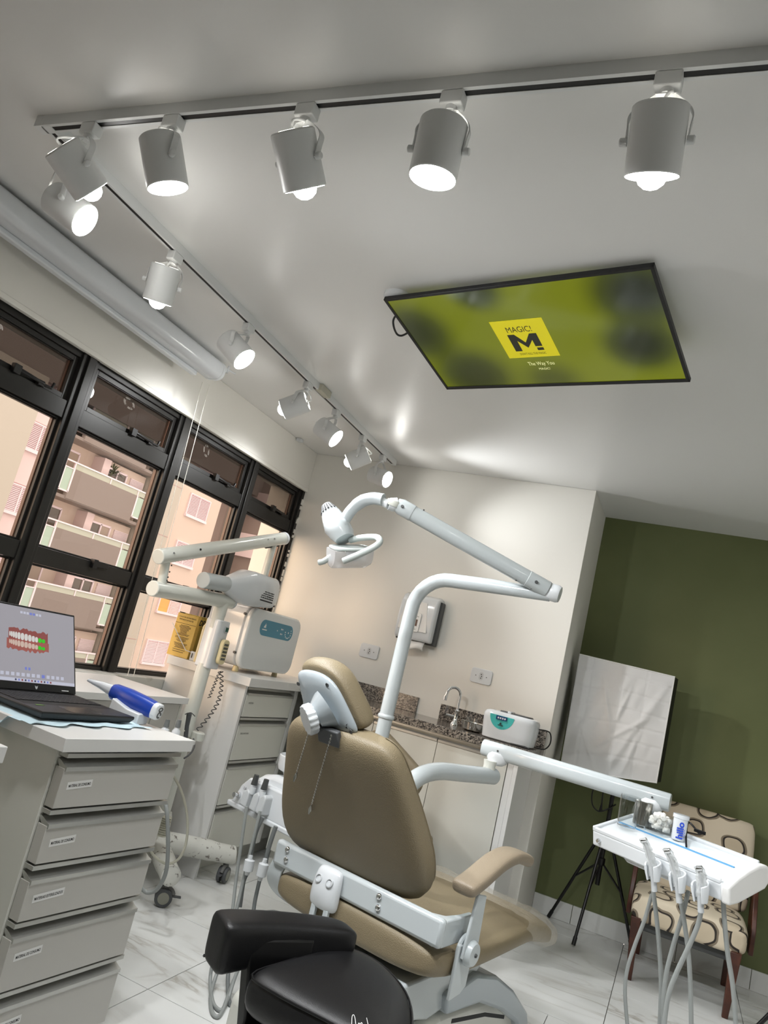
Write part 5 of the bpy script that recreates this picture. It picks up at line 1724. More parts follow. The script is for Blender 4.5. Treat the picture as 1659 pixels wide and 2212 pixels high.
# lift base
MB().prism([cw(0.24, y_, z_) for y_, z_ in ((-0.02, 0.398), (0.32, 0.405), (0.50, 0.405), (0.36, 0.30), (0.16, 0.27), (0.0, 0.30))], CR * -0.46).build('seat_frame', 'enamel', dcx, bevel=0.008)
bpf = [(-0.18, 0.0), (0.90, 0.0), (0.93, 0.06), (0.90, 0.13), (0.80, 0.20), (0.62, 0.245), (0.30, 0.262), (-0.10, 0.262), (-0.18, 0.20)]
MB().prism([cw(0.235, y_, z_ + 0.0005) for y_, z_ in bpf], CR * -0.47).build('base_shroud', 'cabinet', dcx, bevel=0.02, seg=3)
gv = [(0.22, 0.335), (0.40, 0.365), (0.56, 0.33), (0.72, 0.255), (0.88, 0.15), (0.95, 0.04), (0.88, 0.02), (0.80, 0.13), (0.64, 0.205), (0.46, 0.265), (0.24, 0.275)]
MB().prism([cw(0.262, y_, z_) for y_, z_ in gv], CR * -0.524).build('base_cover', 'shell', dcx, bevel=0.012, seg=3)
MB().prism([cw(0.2645, y_, z_) for y_, z_ in ((0.27, 0.262), (0.50, 0.232), (0.66, 0.19), (0.66, 0.178), (0.50, 0.220), (0.27, 0.25))], CR * 0.002).build('base_slit', 'ink', dcx)
lp_ = cw(0.2362, 0.18, 0.165)
MB().prism([lp_, lp_ + CF * 0.15, lp_ + CF * 0.15 + V((0, 0, 0.055)), lp_ + V((0, 0, 0.055))], CR * 0.0006).build('rating_label', 'paper', dcx)
lq = MB()
for j in range(5):
    y_ = 0.006
    while y_ < 0.075:
        w_ = random.uniform(0.006, 0.02)
        p_ = lp_ + CF * y_ + V((0, 0, 0.006 + j * 0.0095)) + CR * 0.0007
        lq.prism([p_, p_ + CF * w_, p_ + CF * w_ + V((0, 0, 0.005)), p_ + V((0, 0, 0.005))], CR * 0.0003)
        y_ += w_ + 0.003
lq.build('label_print', 'ink', dcx)['kind'] = 'stuff'
text('label_print', 'CE', 0.024, 'ink', dcx, lp_ + CF * 0.085 + V((0, 0, 0.02)) + CR * 0.0009, CF, V((0, 0, 1)), width=0.026, bold=0.0006)
bpl = [at(x_, y_, 2, 0.10) for x_, y_ in ((545, 1966), (590, 1962), (640, 1974), (690, 2000), (700, 2060), (600, 2080), (548, 2040))]
MB().prism(bpl, (0, 0, -0.0995)).build('base_plate', 'shell', dcx, bevel=0.015, seg=3)
bl_ = lp_ + CF * 0.122 + V((0, 0, 0.014)) + CR * 0.0007
MB().prism([bl_, bl_ + CF * 0.018, bl_ + CF * 0.018 + V((0, 0, 0.02)), bl_ + V((0, 0, 0.02))], CR * 0.0003).build('label_print', 'ink', dcx)

# ================================================================== SPITTOON UNIT WITH POST AND OPERATING LIGHT
un = thing('spittoon_unit', 'white spittoon unit with suction tips and grey hoses left of the dental chair', 'dental unit', (-1.2, 2.8, 0))
u0_ = V((-1.634, 2.853, 0))
ux = V((0.947, -0.320, 0)).normalized()
uy = V((-ux.y, ux.x, 0))


def uw(x, y, z):
    return u0_ + ux * x + uy * y + V((0, 0, z))


hp_ = [(0.02, 0.545), (0.035, 0.60), (0.07, 0.655), (0.12, 0.69), (0.18, 0.705), (0.45, 0.705), (0.50, 0.68), (0.52, 0.545)]
MB().prism([uw(x, 0.02, z) for x, z in hp_], uy * 0.20).build('housing', 'plastic', un, bevel=0.022, seg=3)
lip_ = [(-0.012, -0.02), (0.54, -0.02), (0.54, 0.235), (0.03, 0.235), (-0.012, 0.12)]
MB().prism([uw(x, y, 0.528) for x, y in lip_], (0, 0, 0.022)).build('base_tray', 'plastic', un, bevel=0.006)
MB().prism([uw(x, -0.016, z) for x, z in ((0.006, 0.545), (0.50, 0.545), (0.48, 0.665), (0.085, 0.665), (0.045, 0.625))], uy * 0.07).build('front_panel', 'plastic', un, bevel=0.008)
MB().lathe([(0.044, 0.0), (0.050, 0.012), (0.072, 0.022), (0.078, 0.04), (0.079, 0.078), (0.076, 0.081), (0.072, 0.076), (0.066, 0.035), (0.0, 0.028)], uw(0.205, 0.11, 0.704), n=40).build('bowl', 'plastic', un, smooth=45)
MB().lathe([(0.011, 0), (0.011, 0.012), (0.007, 0.014), (0.007, 0.022), (0.010, 0.023), (0.010, 0.03), (0, 0.03)], uw(0.050, -0.016, 0.585), -uy, 16).build('water_knob', 'chrome', un, smooth=40)
text('knob_mark', 'LA', 0.016, 'rubber', un, uw(0.066, -0.0168, 0.612), ux, (0, 0, 1))
for k, xx in enumerate((0.105, 0.165, 0.205)):
    hh = (0.055, 0.07, 0.075)[k]
    MB().prism([uw(xx, -0.06, 0.565), uw(xx + 0.042, -0.06, 0.562), uw(xx + 0.040, -0.055, 0.60 + hh * 0.4), uw(xx + 0.024, -0.05, 0.61 + hh * 0.4), uw(xx + 0.004, -0.055, 0.60 + hh * 0.3)], uy * 0.05).build('tip_holder', 'greyplastic', un, bevel=0.007, seg=3)
for k, xx in enumerate((0.138, 0.200)):
    p_ = uw(xx, -0.036, 0.615)
    MB().tube([p_, p_ + V((0.002, 0, 0.035))], 0.014, 14).build('suction_tip', 'plastic', un, smooth=40)
    MB().tube([p_ + V((0.002, 0, 0.030)), p_ + V((0.004, 0, 0.075))], [0.014, 0.0105], 14).build('suction_cap', 'darkgrey', un, smooth=40)
# column to the floor, mostly behind the chair
MB().box((-0.09, -0.09, 0.0005), (0.09, 0.10, 0.60), Matrix.Translation((-1.10, 2.93, 0))).build('unit_column', 'plastic', un, bevel=0.02)


def hz(px, py, y):
    return at(px, py, 1, y)


YH = 2.62
hoses = [
    ([(533, 1742), (523, 1810), (510, 1900), (499, 1985), (480, 2040), (460, 2080), (454, 2120), (460, 2165), (476, 2182), (490, 2165), (508, 2110), (530, 2060)], 0.0065, 'tube'),
    ([(562, 1752), (548, 1810), (526, 1900), (506, 1985), (487, 2045), (466, 2110), (455, 2150), (458, 2185), (470, 2196), (482, 2180), (500, 2130), (520, 2080)], 0.0065, 'tube'),
    ([(568, 1765), (552, 1800), (542, 1845), (540, 1860)], 0.0085, 'tube2'),
    ([(596, 1785), (584, 1820), (576, 1850), (574, 1866)], 0.0085, 'tube2'),
    ([(535, 1885), (526, 1905), (518, 1960)], 0.008, 'tube2'),
    ([(561, 1900), (551, 1945), (543, 1990), (520, 2040), (495, 2090), (493, 2150), (498, 2170)], 0.0075, 'tube2'),
]
for k, (pts, r_, m_) in enumerate(hoses):
    base_y = 2.66 + 0.012 * k
    w_ = []
    for i, (x_, y_) in enumerate(pts):
        yy = base_y - (0.12 * max(0, (y_ - 1900)) / 300)
        p_ = hz(x_, y_, yy)
        if p_.z < r_ + 0.002:
            p_ = at(x_, y_, 2, r_ + 0.002)
        w_.append(p_)
    tube('suction_hose', w_, r_, m_, un, 10, k=6)
for (xa, ya), (xb, yb) in (((542, 1848), (533, 1890)), ((573, 1855), (561, 1902))):
    a_, b_ = hz(xa, ya, 2.66), hz(xb, yb, 2.66)
    MB().tube([a_, a_.lerp(b_, .18), a_.lerp(b_, .24), a_.lerp(b_, .78), a_.lerp(b_, .84), b_], [0.008, 0.009, 0.019, 0.019, 0.010, 0.008], 18).build('hose_filter', 'plastic', un, smooth=40)

PXp, PYp = -1.056, 2.85
ol = thing('operating_light', 'white operating lamp on a long folded arm rising behind the chair back', 'operating light', (PXp, PYp, 0.60))
bend = [V((PXp, PYp, 0.6005)), V((PXp, PYp, 1.0)), V((PXp, PYp, 1.44))]
for i in range(1, 9):
    q_ = math.pi / 2 * i / 8
    bend.append(V((PXp + 0.14 * (1 - math.cos(q_)), PYp, 1.475 + 0.148 * math.sin(q_))))
J0 = V((-0.520, 2.85, 1.640))
bend += [V((PXp + 0.3, PYp, 1.632)), J0]
MB().tube(bend, [0.0285] * (len(bend) - 1) + [0.024], 24).build('post', 'enamel', ol, smooth=50)
MB().lathe([(0.032, 0), (0.034, 0.004), (0.034, 0.010), (0.030, 0.016)], (PXp, PYp, 1.035), n=28).build('post_collar', 'enamel', ol, smooth=50)
J1 = V((-0.535, 2.84, 1.660))
L1 = V((-1.125, 2.61, 1.846))
ad = (L1 - J1).normalized()
MB().lathe([(0.030, -0.035), (0.034, -0.030), (0.034, 0.012), (0.030, 0.022), (0, 0.022)], V((-0.505, 2.85, 1.652)), V((0.95, 0, -0.12)), 24).build('swivel_cap', 'plastic', ol, smooth=40)
MB().tube([J1 - ad * 0.005, J1 + ad * 0.085], 0.0325, 24).build('arm_sleeve', 'enamel', ol, smooth=40, bevel=0.003)
MB().tube([J1 + ad * 0.08, L1 - ad * 0.065], 0.0315, 24).build('spring_arm', 'enamel', ol, smooth=40)
MB().tube([L1 - ad * 0.07, L1 - ad * 0.02, L1 + ad * 0.002], [0.033, 0.033, 0.026], 24).build('arm_sleeve', 'enamel', ol, smooth=40)
for p_, sg in ((J1 + ad * 0.045, 0.034), (L1 - ad * 0.03, 0.034)):
    MB().lathe([(0.007, 0.028), (0.006, 0.037), (0, 0.037)], p_, (0.2, -1, 0), 12).build('pivot_screw', 'darkgrey', ol, smooth=40)
for f_ in (0.10, 0.20, 0.84):
    MB().lathe([(0.004, 0.030), (0.004, 0.036), (0, 0.036)], J1.lerp(L1, f_), (0.25, -0.2, -1 if f_ < .5 else 1), 8).build('grub_screw', 'darkgrey', ol)


def lh(px, py, y=2.58):
    return at(px, py, 1, y)


MB().tube([L1 + ad * 0.0, lh(846, 1090, 2.60), lh(838, 1089, 2.59)], [0.028, 0.027, 0.022], 20).build('swivel_joint', 'plastic', ol, smooth=40)
MB().lathe([(0.029, -0.010), (0.030, -0.006), (0.030, 0.008), (0.027, 0.012), (0, 0.012)], lh(851, 1087, 2.60), V((0.2, -0.2, 1)), 20).build('swivel_ring', 'cream_enamel', ol, smooth=40)
MB().tube([lh(840, 1090, 2.59), lh(818, 1080, 2.59)], 0.018, 16).build('link_pin', 'plastic', ol, smooth=40)
MB().box((-0.012, -0.012, -0.016), (0.008, 0.012, 0.016), Matrix.Translation(lh(820, 1076, 2.575))).build('link_gap', 'ink', ol)
gn = [lh(828, 1080), lh(806, 1077), lh(782, 1083), lh(760, 1101), lh(746, 1122), lh(738, 1142)]
MB().tube(cr(gn, 6), [0.025] * 8 + [0.025] * 8 + [0.023] * 7 + [0.022] * 8, 22).build('gooseneck', 'lampgrey', ol, smooth=50)
MB().lathe([(0.036, -0.020), (0.042, -0.010), (0.044, 0.012), (0.036, 0.026), (0.018, 0.034), (0, 0.034)], lh(731, 1140, 2.565), (0.15, -1, 0.1), 28).build('head_pivot', 'lampgrey', ol, smooth=50)
# lamp head: vented cone, body and transparent shield
axh = (lh(745, 1180) - lh(706, 1100)).normalized()
sh_ = (V((0, 1, 0)) - axh * axh.y).normalized()
wh_ = axh.cross(sh_)
hr = []
for t_, rw, rd in ((0.0, 0.010, 0.010), (0.006, 0.020, 0.020), (0.035, 0.033, 0.032), (0.050, 0.037, 0.036)):
    hr.append(sup(lh(704, 1088) + axh * t_, wh_, sh_, rw, rd, 2.2, 30))
con = MB().rings(hr).build('vent_cone', 'lampgrey', ol, smooth=50)
for k in range(7):
    q_ = math.radians(200 + 22 * k)
    d_ = wh_ * math.cos(q_) + sh_ * math.sin(q_)
    a_ = lh(704, 1088) + axh * 0.010 + d_ * 0.0225
    b_ = lh(704, 1088) + axh * 0.040 + d_ * 0.0345
    MB().tube([a_, b_], [0.002, 0.0046], 6).build('vent_slot', 'ink', con)
hr = []
for t_, rw, rd, off in ((0.050, 0.038, 0.037, 0), (0.075, 0.044, 0.045, 0), (0.12, 0.052, 0.055, 0), (0.155, 0.046, 0.052, 0.004), (0.178, 0.036, 0.045, 0.006)):
    hr.append(sup(lh(704, 1088) + axh * t_ + wh_ * off, wh_, sh_, rw, rd, 2.4, 30))
MB().rings(hr).build('head_body', 'lampgrey', ol, smooth=50)
# half-round head: plate on top, translucent D-shaped shield below, left end nearer the viewer
pd = V((0.66, 0.70, 0.27)).normalized()
nt_ = V((-0.16, -0.46, 0.87))
nt_ = (nt_ - pd * pd.dot(nt_)).normalized()
nd_ = nt_.cross(pd).normalized()
if nd_.x < 0:
    nd_ = -nd_
dn = -nt_
ec_ = lh(757, 1186, 2.585)
HLn, HWd = 0.158, 0.052
pl_ = [ec_ + pd * x_ + nd_ * y_ for x_, y_ in rrect(HLn, HWd * 2.1, 0.03)]
MB().prism(pl_, dn * -0.010).build('head_plate', 'handle', ol, bevel=0.003)
prof_ = [(-HWd, 0.0), (-HWd, 0.018)] + [(-HWd * math.cos(math.pi * i / 12), 0.018 + 0.056 * math.sin(math.pi * i / 12)) for i in range(1, 12)] + [(HWd, 0.018), (HWd, 0.0)]
MB().rings([[ec_ + pd * x_ + nd_ * (a_ * k_) + dn * (b_ * k_ + 0.001) for a_, b_ in prof_] for x_, k_ in ((-HLn / 2 - 0.002, 0.93), (-HLn / 2 + 0.004, 1.0), (HLn / 2 - 0.02, 1.0), (HLn / 2 + 0.002, 0.85))]).build('shield', 'shieldfilm', ol, smooth=50)
MB().lathe([(0.040, 0.0), (0.036, 0.018), (0.015, 0.034), (0.0, 0.036)], ec_ + dn * 0.012 + pd * 0.02, dn, 24).build('reflector', 'chrome', ol, smooth=50)
for q_ in (0.0, 0.020):
    MB().box((-0.007, -0.012, 0.0), (0.007, 0.012, 0.007), frame(ec_ - pd * (HLn / 2 - 0.018) + pd * q_ - nd_ * 0.012 - dn * 0.010, pd, nd_)).build('head_switch', 'plastic', ol, bevel=0.002)
hdl = [lh(757, 1167, 2.60), lh(778, 1162, 2.58), lh(806, 1160, 2.55), lh(818, 1163, 2.52), lh(820, 1172, 2.50), lh(806, 1183, 2.48), lh(775, 1198, 2.47), lh(742, 1212, 2.47)]
MB().tube(cr(hdl, 6), 0.0125, 14).build('handle_loop', 'handle', ol, smooth=50)
MB().tube([lh(690, 1215, 2.565), lh(699, 1213, 2.56), lh(716, 1202, 2.57)], [0.012, 0.0115, 0.0115], 12).build('handle_grip', 'handle', ol, smooth=50)
lh0 = lh(700, 1205, 2.56)

# ================================================================== DELIVERY ARM AND TRAY
da = thing('delivery_unit', 'white instrument tray on a jointed arm at the right with three hanging handpiece holders', 'instrument tray', (-0.04, 3.0, 0.8))
p0 = V((-0.87, 2.66, 0.76))
MB().tube(cr([V((-1.02, 2.82, 0.70)), V((-0.93, 2.72, 0.74)), V((-0.875, 2.675, 0.80)), V((-0.835, 2.72, 0.875)), V((-0.795, 2.83, 0.903)), V((-0.73, 2.98, 0.905)), V((-0.655, 3.165, 0.905))], 6), 0.0325, 24).build('lower_arm', 'enamel', da, smooth=50, bevel=0.005)
MB().tube([V((-0.675, 3.13, 0.91)), V((-0.675, 3.13, 0.945)), V((-0.675, 3.13, 0.965))], [0.026, 0.024, 0.027], 20).build('arm_swivel', 'cream_enamel', da, smooth=40)
a2a, a2b = V((-0.725, 3.172, 1.005)), V((0.012, 3.085, 1.003))
ad2 = (a2b - a2a).normalized()
sd2 = V((-ad2.y, ad2.x, 0))
sec_ = [(x_, z_) for x_, z_ in rrect(0.062, 0.066, 0.026, 6)]
MB().rings([[a2a + ad2 * t_ + sd2 * (x_ * k_) + V((0, 0, z_ * k_)) for x_, z_ in sec_] for t_, k_ in ((0, 0.93), (0.004, 1.0), ((a2b - a2a).length - 0.004, 1.0), ((a2b - a2a).length, 0.93))]).build('upper_arm', 'enamel', da, smooth=40)
for t_ in (0.07, (a2b - a2a).length - 0.065):
    c_ = a2a + ad2 * t_ - V((0, 0, 0.022))
    MB().rings([sup(c_ + V((0, 0, z_)), ad2, sd2, 0.046 * k_, 0.0385 * (0.6 + 0.4 * k_), 2.4, 28) for z_, k_ in ((0.018, 0.75), (0.008, 0.98), (-0.008, 0.97), (-0.022, 0.82), (-0.032, 0.5))]).build('joint_cover', 'plastic', da, smooth=50)
    MB().lathe([(0.004, 0.031), (0.004, 0.034), (0, 0.034)], a2a + ad2 * (t_ + 0.005) + V((0, 0, 0.004)), -sd2, 10).build('screw', 'darkgrey', da)
tpx = a2a + ad2 * ((a2b - a2a).length - 0.065)
TO = V((-0.233, 2.976, 0.850))
tu = V((0.833, -0.553, 0)).normalized()
tvv = V((0.553, 0.833, 0)).normalized()
tvd = (tvv * math.cos(math.radians(16)) + V((0, 0, 1)) * math.sin(math.radians(16)))
tm = frame(TO, tu, tvd)
TLN, TDP = 0.53, 0.225
MB().tube([tpx - V((0, 0, 0.045)), V((tpx.x, tpx.y, 0.880))], 0.017, 16).build('tray_stem', 'enamel', da, smooth=40)
sidep = [(0.0, -0.055), (0.0, -0.004), (0.006, 0.0), (0.05, 0.004), (0.10, 0.004), (TDP - 0.02, 0.004), (TDP, -0.004), (TDP, -0.035), (TDP - 0.03, -0.055), (0.05, -0.062)]
MB().prism([tm @ V((0.004, y_, z_)) for y_, z_ in sidep], tu * (TLN - 0.03)).build('tray_body', 'plastic', da, bevel=0.006, seg=3)
capp = [(-0.004, -0.058), (-0.004, -0.002), (0.05, 0.012), (0.11, 0.020), (0.17, 0.022), (TDP - 0.01, 0.012), (TDP + 0.004, -0.006), (TDP + 0.004, -0.038), (TDP - 0.03, -0.058), (0.05, -0.064)]
MB().prism([tm @ V((TLN - 0.028, y_, z_)) for y_, z_ in capp], tu * 0.03).build('tray_end', mat('tray_end_white', (232, 232, 230), 0.35), da, bevel=0.008, seg=3)
rim = MB()
z0_, z1_ = 0.004, 0.014
rim.box((0.010, 0.0, -0.006), (TLN - 0.03, 0.012, 0.010), tm)
rim.box((0.010, TDP - 0.016, -0.004), (TLN - 0.03, TDP - 0.002, 0.016), tm)
rim.box((0.004, 0.0, -0.006), (0.018, TDP - 0.002, 0.013), tm)
rim.build('tray_rim', 'plastic', da, bevel=0.004)
MB().box((0.022, 0.130, 0.0035), (TLN - 0.036, TDP - 0.018, 0.0058), tm).build('tray_mat', mat('pale_blue_mat', (224, 232, 237), 0.35), da, bevel=0.001)
MB().box((0.022, 0.122, 0.0035), (TLN - 0.060, 0.130, 0.0068), tm).build('mat_edge', mat('blue_edge', (84, 150, 196), 0.4), da, bevel=0.001)
MB().lathe([(0.008, 0), (0.008, 0.008), (0.005, 0.012), (0, 0.012)], tm @ V((0.035, 0.0, -0.030)), tm.to_3x3() @ V((0, -1, 0)), 14).build('air_plug', 'chrome', da, smooth=40)
MB().prism([tm @ V((0.10, 0.03, -0.06)), tm @ V((0.32, 0.03, -0.06)), tm @ V((0.30, 0.03, -0.082)), tm @ V((0.13, 0.03, -0.082))], (tm.to_3x3() @ V((0, 0.15, 0)))).build('valve_box', 'plastic', da, bevel=0.006)
tnn = tm.to_3x3() @ V((0, 0, 1))
tmm = tm.to_3x3() @ V((0, -1, 0))


def holder(x):
    c_ = tm @ V((x, -0.030, -0.034))
    up_ = (V((0, 0, 1)) * 0.95 + tmm * 0.15 - tu * 0.10).normalized()
    sx_ = (tu - up_ * up_.dot(tu)).normalized()
    sy_ = up_.cross(sx_)
    rr = []
    for i in range(25):
        a_ = math.radians(-52 + 284 * i / 24)
        d_ = sx_ * math.cos(a_) + sy_ * math.sin(a_)
        lift = 0.008 * math.sin(a_)
        rr.append([c_ + d_ * 0.0155 - up_ * 0.034, c_ + d_ * 0.0210 - up_ * 0.034, c_ + d_ * 0.0275 + up_ * (0.006 + lift), c_ + d_ * 0.0265 + up_ * (0.020 + lift), c_ + d_ * 0.0205 + up_ * (0.020 + lift), c_ + d_ * 0.0190 + up_ * (0.0 + lift)])
    MB().rings(rr).build('instrument_holder', 'plastic', da, smooth=60, bevel=0.0015)
    return c_, up_


hpos = []
for k, x in enumerate((0.282, 0.373, 0.452)):
    c_, up_ = holder(x)
    hpos.append((c_, up_))
M['wrapfilm'] = mat('clear_sleeve', (226, 230, 230), 0.12)
bsdf(M['wrapfilm']).inputs['Alpha'].default_value = 0.55
add_bump(M['wrapfilm'], 60, 0.6, 0.008)
tips = [((1412, 1868), (1400, 1838), (1391, 1815)), ((1462, 1885), (1450, 1855), (1442, 1838)), ((1517, 1915), (1513, 1890), (1511, 1876))]
for k, (c_, up_) in enumerate(hpos):
    h_ = thing('dental_handpiece', ('film-wrapped handpiece in the leftmost holder of the white tray', 'film-wrapped handpiece in the middle holder of the white tray', 'short syringe with loose film in the rightmost holder of the white tray')[k], 'handpiece', c_.to_tuple(), 0, 'handpieces on the instrument tray')
    tipp = at(tips[k][2][0], tips[k][2][1], 1, c_.y - 0.030)
    d_ = (tipp - c_)
    pt2 = cr([c_ - up_ * 0.055 - d_ * 0.12, c_ - up_ * 0.02, c_ + d_ * 0.35 + V((0.004, 0, 0)), c_ + d_ * 0.75 + V((0.003, 0, 0.002)), tipp], 6)
    n_ = len(pt2)
    MB().tube(pt2, [0.0095 + 0.0015 * math.sin(math.pi * i / n_) - 0.0045 * (i / n_) for i in range(n_)], 14).build('handpiece_body', 'greyplastic', h_, smooth=50)
    hd_ = pt2[-1]
    MB().lathe([(0.006, -0.010), (0.008, -0.008), (0.008, 0.008), (0.004, 0.011), (0, 0.011)], hd_, (0.8, -0.2, 0.35), 14).build('handpiece_head', 'chrome', h_, smooth=40)
    wr_ = []
    for i, p_ in enumerate(pt2[5:]):
        wr_.append([p_ + (CR * math.cos(a_) + V((0, -0.8, 0.6)) * math.sin(a_)) * (0.015 + 0.006 * noise.noise(p_ * 60 + V((a_, i, k)))) for a_ in [2 * math.pi * j / 14 for j in range(14)]])
    MB().rings(wr_, cap=False).build('clear_sleeve', 'wrapfilm', h_, smooth=70)
    if k == 0:
        for j in range(1):
            pass

HP = [
    [(1411, 1925), (1419, 1990), (1425, 2060), (1428, 2130), (1425, 2215), (1422, 2290)],
    [(1408, 1932), (1393, 1985), (1372, 2040), (1356, 2090), (1350, 2140), (1355, 2212), (1362, 2280)],
    [(1466, 1925), (1477, 1985), (1486, 2050), (1491, 2120), (1493, 2215), (1492, 2290)],
    [(1487, 1925), (1472, 1985), (1455, 2040), (1440, 2100), (1433, 2160), (1432, 2215), (1430, 2290)],
    [(1517, 1940), (1510, 1990), (1490, 2040), (1462, 2100), (1444, 2150), (1435, 2215), (1432, 2280)],
    [(1562, 1938), (1565, 1990), (1572, 2060), (1583, 2130), (1590, 2215), (1594, 2280)],
]
for k, pts in enumerate(HP):
    yb = (2.90, 2.93, 2.82, 2.86, 2.74, 2.74)[k]
    tube('instrument_hose', [at(x_, y_, 1, yb + 0.0004 * max(0, y_ - 1950)) for x_, y_ in pts], 0.0075 if k != 1 else 0.0065, 'tube', da, 10, k=6)


# things standing on the tray
def ontray(u_, v_):
    return tm @ V((u_ * TLN, v_ * TDP, 0.0062))


def on_px(px, py):
    d = ray(px, py)
    o_ = V((0, 0, CAMZ))
    p_ = tm @ V((0, 0, 0.006))
    return o_ + d * ((p_ - o_).dot(tnn) / d.dot(tnn))


pc_ = on_px(1352, 1790)
cu = thing('acrylic_cup', 'tall clear acrylic cup at the left end of the white tray', 'cup', pc_.to_tuple())
MB().lathe([(0.030, 0.001), (0.033, 0.006), (0.036, 0.115), (0.034, 0.115), (0.031, 0.008), (0, 0.006)], pc_, n=28).build('cup', 'clearcup', cu, smooth=40)
pc_ = on_px(1383, 1787)
st2 = thing('steel_canister', 'shiny steel canister behind the clear cup on the tray', 'canister', pc_.to_tuple())
MB().lathe([(0.028, 0.001), (0.030, 0.003), (0.030, 0.062), (0.0315, 0.062), (0.0315, 0.082), (0.029, 0.085), (0, 0.085)], pc_ + V((0.0, 0.012, 0.006)), n=32).build('canister', 'steel', st2, smooth=35)
pc_ = on_px(1420, 1800)
jr = thing('cotton_jar', 'round clear jar full of white cotton in the middle of the tray', 'jar', pc_.to_tuple())
MB().lathe([(0.044, 0.001), (0.048, 0.006), (0.049, 0.045), (0.051, 0.046), (0.051, 0.064), (0.048, 0.064), (0.045, 0.046), (0.044, 0.008), (0, 0.006)], pc_, n=36).build('jar', 'clearcup', jr, smooth=35)
ct = MB()
for i in range(26):
    q_, r_ = random.random() * 6.28, 0.030 * math.sqrt(random.random())
    c_ = pc_ + V((r_ * math.cos(q_), r_ * math.sin(q_), random.uniform(0.02, 0.062)))
    d_ = V((random.uniform(-1, 1), random.uniform(-1, 1), random.uniform(-.4, .4))).normalized() * 0.012
    ct.tube([c_ - d_, c_ - d_ * 0.9, c_ + d_ * 0.9, c_ + d_], [0.004, 0.009, 0.009, 0.004], 10)
ct.build('cotton_rolls', 'cotton', jr, smooth=60)['kind'] = 'stuff'
pc_ = on_px(1464, 1815)
hj = thing('labelled_tub', 'small white tub with blue lettering on the tray right of the cotton jar', 'jar', pc_.to_tuple())
MB().lathe([(0.021, 0.001), (0.023, 0.004), (0.024, 0.072), (0.027, 0.074), (0.027, 0.086), (0.0, 0.087)], pc_, n=30).build('tub', 'plastic', hj, smooth=35)
tocam = (V((0, 0, 0)) - V((pc_.x, pc_.y, 0))).normalized()
tocam = Matrix.Rotation(0.15, 3, 'Z') @ tocam
sdx = V((0, 0, 1)).cross(tocam)
text('tub_print', 'hillo', 0.030, 'inkblue', hj, pc_ + tocam * 0.0252 + sdx * 0.009 + V((0, 0, 0.008)), (0, 0, 1), -sdx, width=0.055, bold=0.001)
text('tub_print', 'cirurgica', 0.007, 'inkblue', hj, pc_ + tocam * 0.0245 + sdx * 0.0145 + V((0, 0, 0.012)), (0, 0, 1), -sdx, width=0.03)
pc_ = on_px(1492, 1815)
tg = thing('black_glasses', 'black plastic spectacle-like clip standing behind the lettered tub', 'glasses', pc_.to_tuple())
g0, g1, g2, g3 = on_px(1482, 1832), on_px(1480, 1815), on_px(1485, 1795) + V((0, 0, .01)), on_px(1510, 1808) + V((0, 0, .006))
MB().tube(cr([g0 + V((0, 0, .005)), g1 + V((0, 0, .02)), g2 + V((0, 0, .02)), g3 + V((0, 0, .004))], 5), 0.0035, 8).build('frame_bow', 'black', tg, smooth=50)
MB().box((-0.022, -0.003, 0.0), (0.022, 0.003, 0.012), frame(g3 + V((0, 0, 0.006)), tu, tvv)).build('frame_front', 'black', tg, bevel=0.002)

# ================================================================== PEBBLE CHAIR
pc = thing('accent_chair', 'low armless chair in cream pebble print fabric with dark wooden legs at the green wall', 'chair', (0.19, 4.7, 0))
csx = 0.185
MB().rings([sup(V((csx, 4.405 + 0.0, 0)) + V((0.0, y_, z_)), (1, 0, 0), (0, 0.0, 1), w_, h_, 5, 40) for y_, z_, w_, h_ in ((-0.005, 0.345, 0.24, 0.040), (0.0, 0.345, 0.265, 0.062), (0.02, 0.347, 0.275, 0.072), (0.25, 0.352, 0.277, 0.076), (0.47, 0.345, 0.275, 0.070), (0.50, 0.34, 0.262, 0.05))]).build('seat_cushion', 'pebble', pc, sub=1)
MB().rings([sup(V((csx + 0.045, 4.895 + 0.055 * t_, 0.40 + 0.46 * t_)), (1, 0, 0), (0, 1, -0.12), w_, d_, 4, 40) for t_, w_, d_ in ((-0.02, 0.20, 0.030), (0.0, 0.240, 0.045), (0.06, 0.252, 0.052), (0.5, 0.252, 0.052), (0.93, 0.246, 0.046), (0.985, 0.232, 0.036), (1.0, 0.20, 0.02))]).build('backrest', 'pebble', pc, sub=1)
for sg, x_ in ((-1, -0.105), (1, 0.505)):
    MB().prism([V((x_ - 0.012, y_, z_)) for y_, z_ in ((4.70, 0.24), (4.88, 0.24), (4.975, 0.62), (4.93, 0.63), (4.86, 0.60), (4.70, 0.36))], (0.024, 0, 0)).build('side_board', 'wood', pc, bevel=0.004)
for x_, y_, s_ in ((-0.045, 4.425, -1), (0.40, 4.405, 1), (-0.03, 4.93, -1), (0.42, 4.93, 1)):
    tp_ = 0.30
    MB().rings([[V((x_ + s_ * dx_ + a_ * w_, y_ + b_ * w_, z_)) for a_, b_ in ((-1, -1), (1, -1), (1, 1), (-1, 1))] for z_, w_, dx_ in ((0.0005, 0.014, 0.0), (tp_, 0.024, 0.012))]).build('leg', 'wood', pc, bevel=0.003)
MB().box((-0.06, 4.46, 0.235), (0.43, 4.92, 0.28)).build('seat_rail', 'darkgrey', pc, bevel=0.004)

# ================================================================== SOFTBOX ON TRIPOD
sb = thing('softbox_light', 'white fabric softbox on a black tripod against the green wall', 'softbox', (-0.30, 4.82, 0))
SB = [V((-0.612, 4.70, 1.560)), V((-0.066, 4.70, 1.552)), V((-0.070, 4.70, 0.950)), V((-0.602, 4.70, 0.880))]


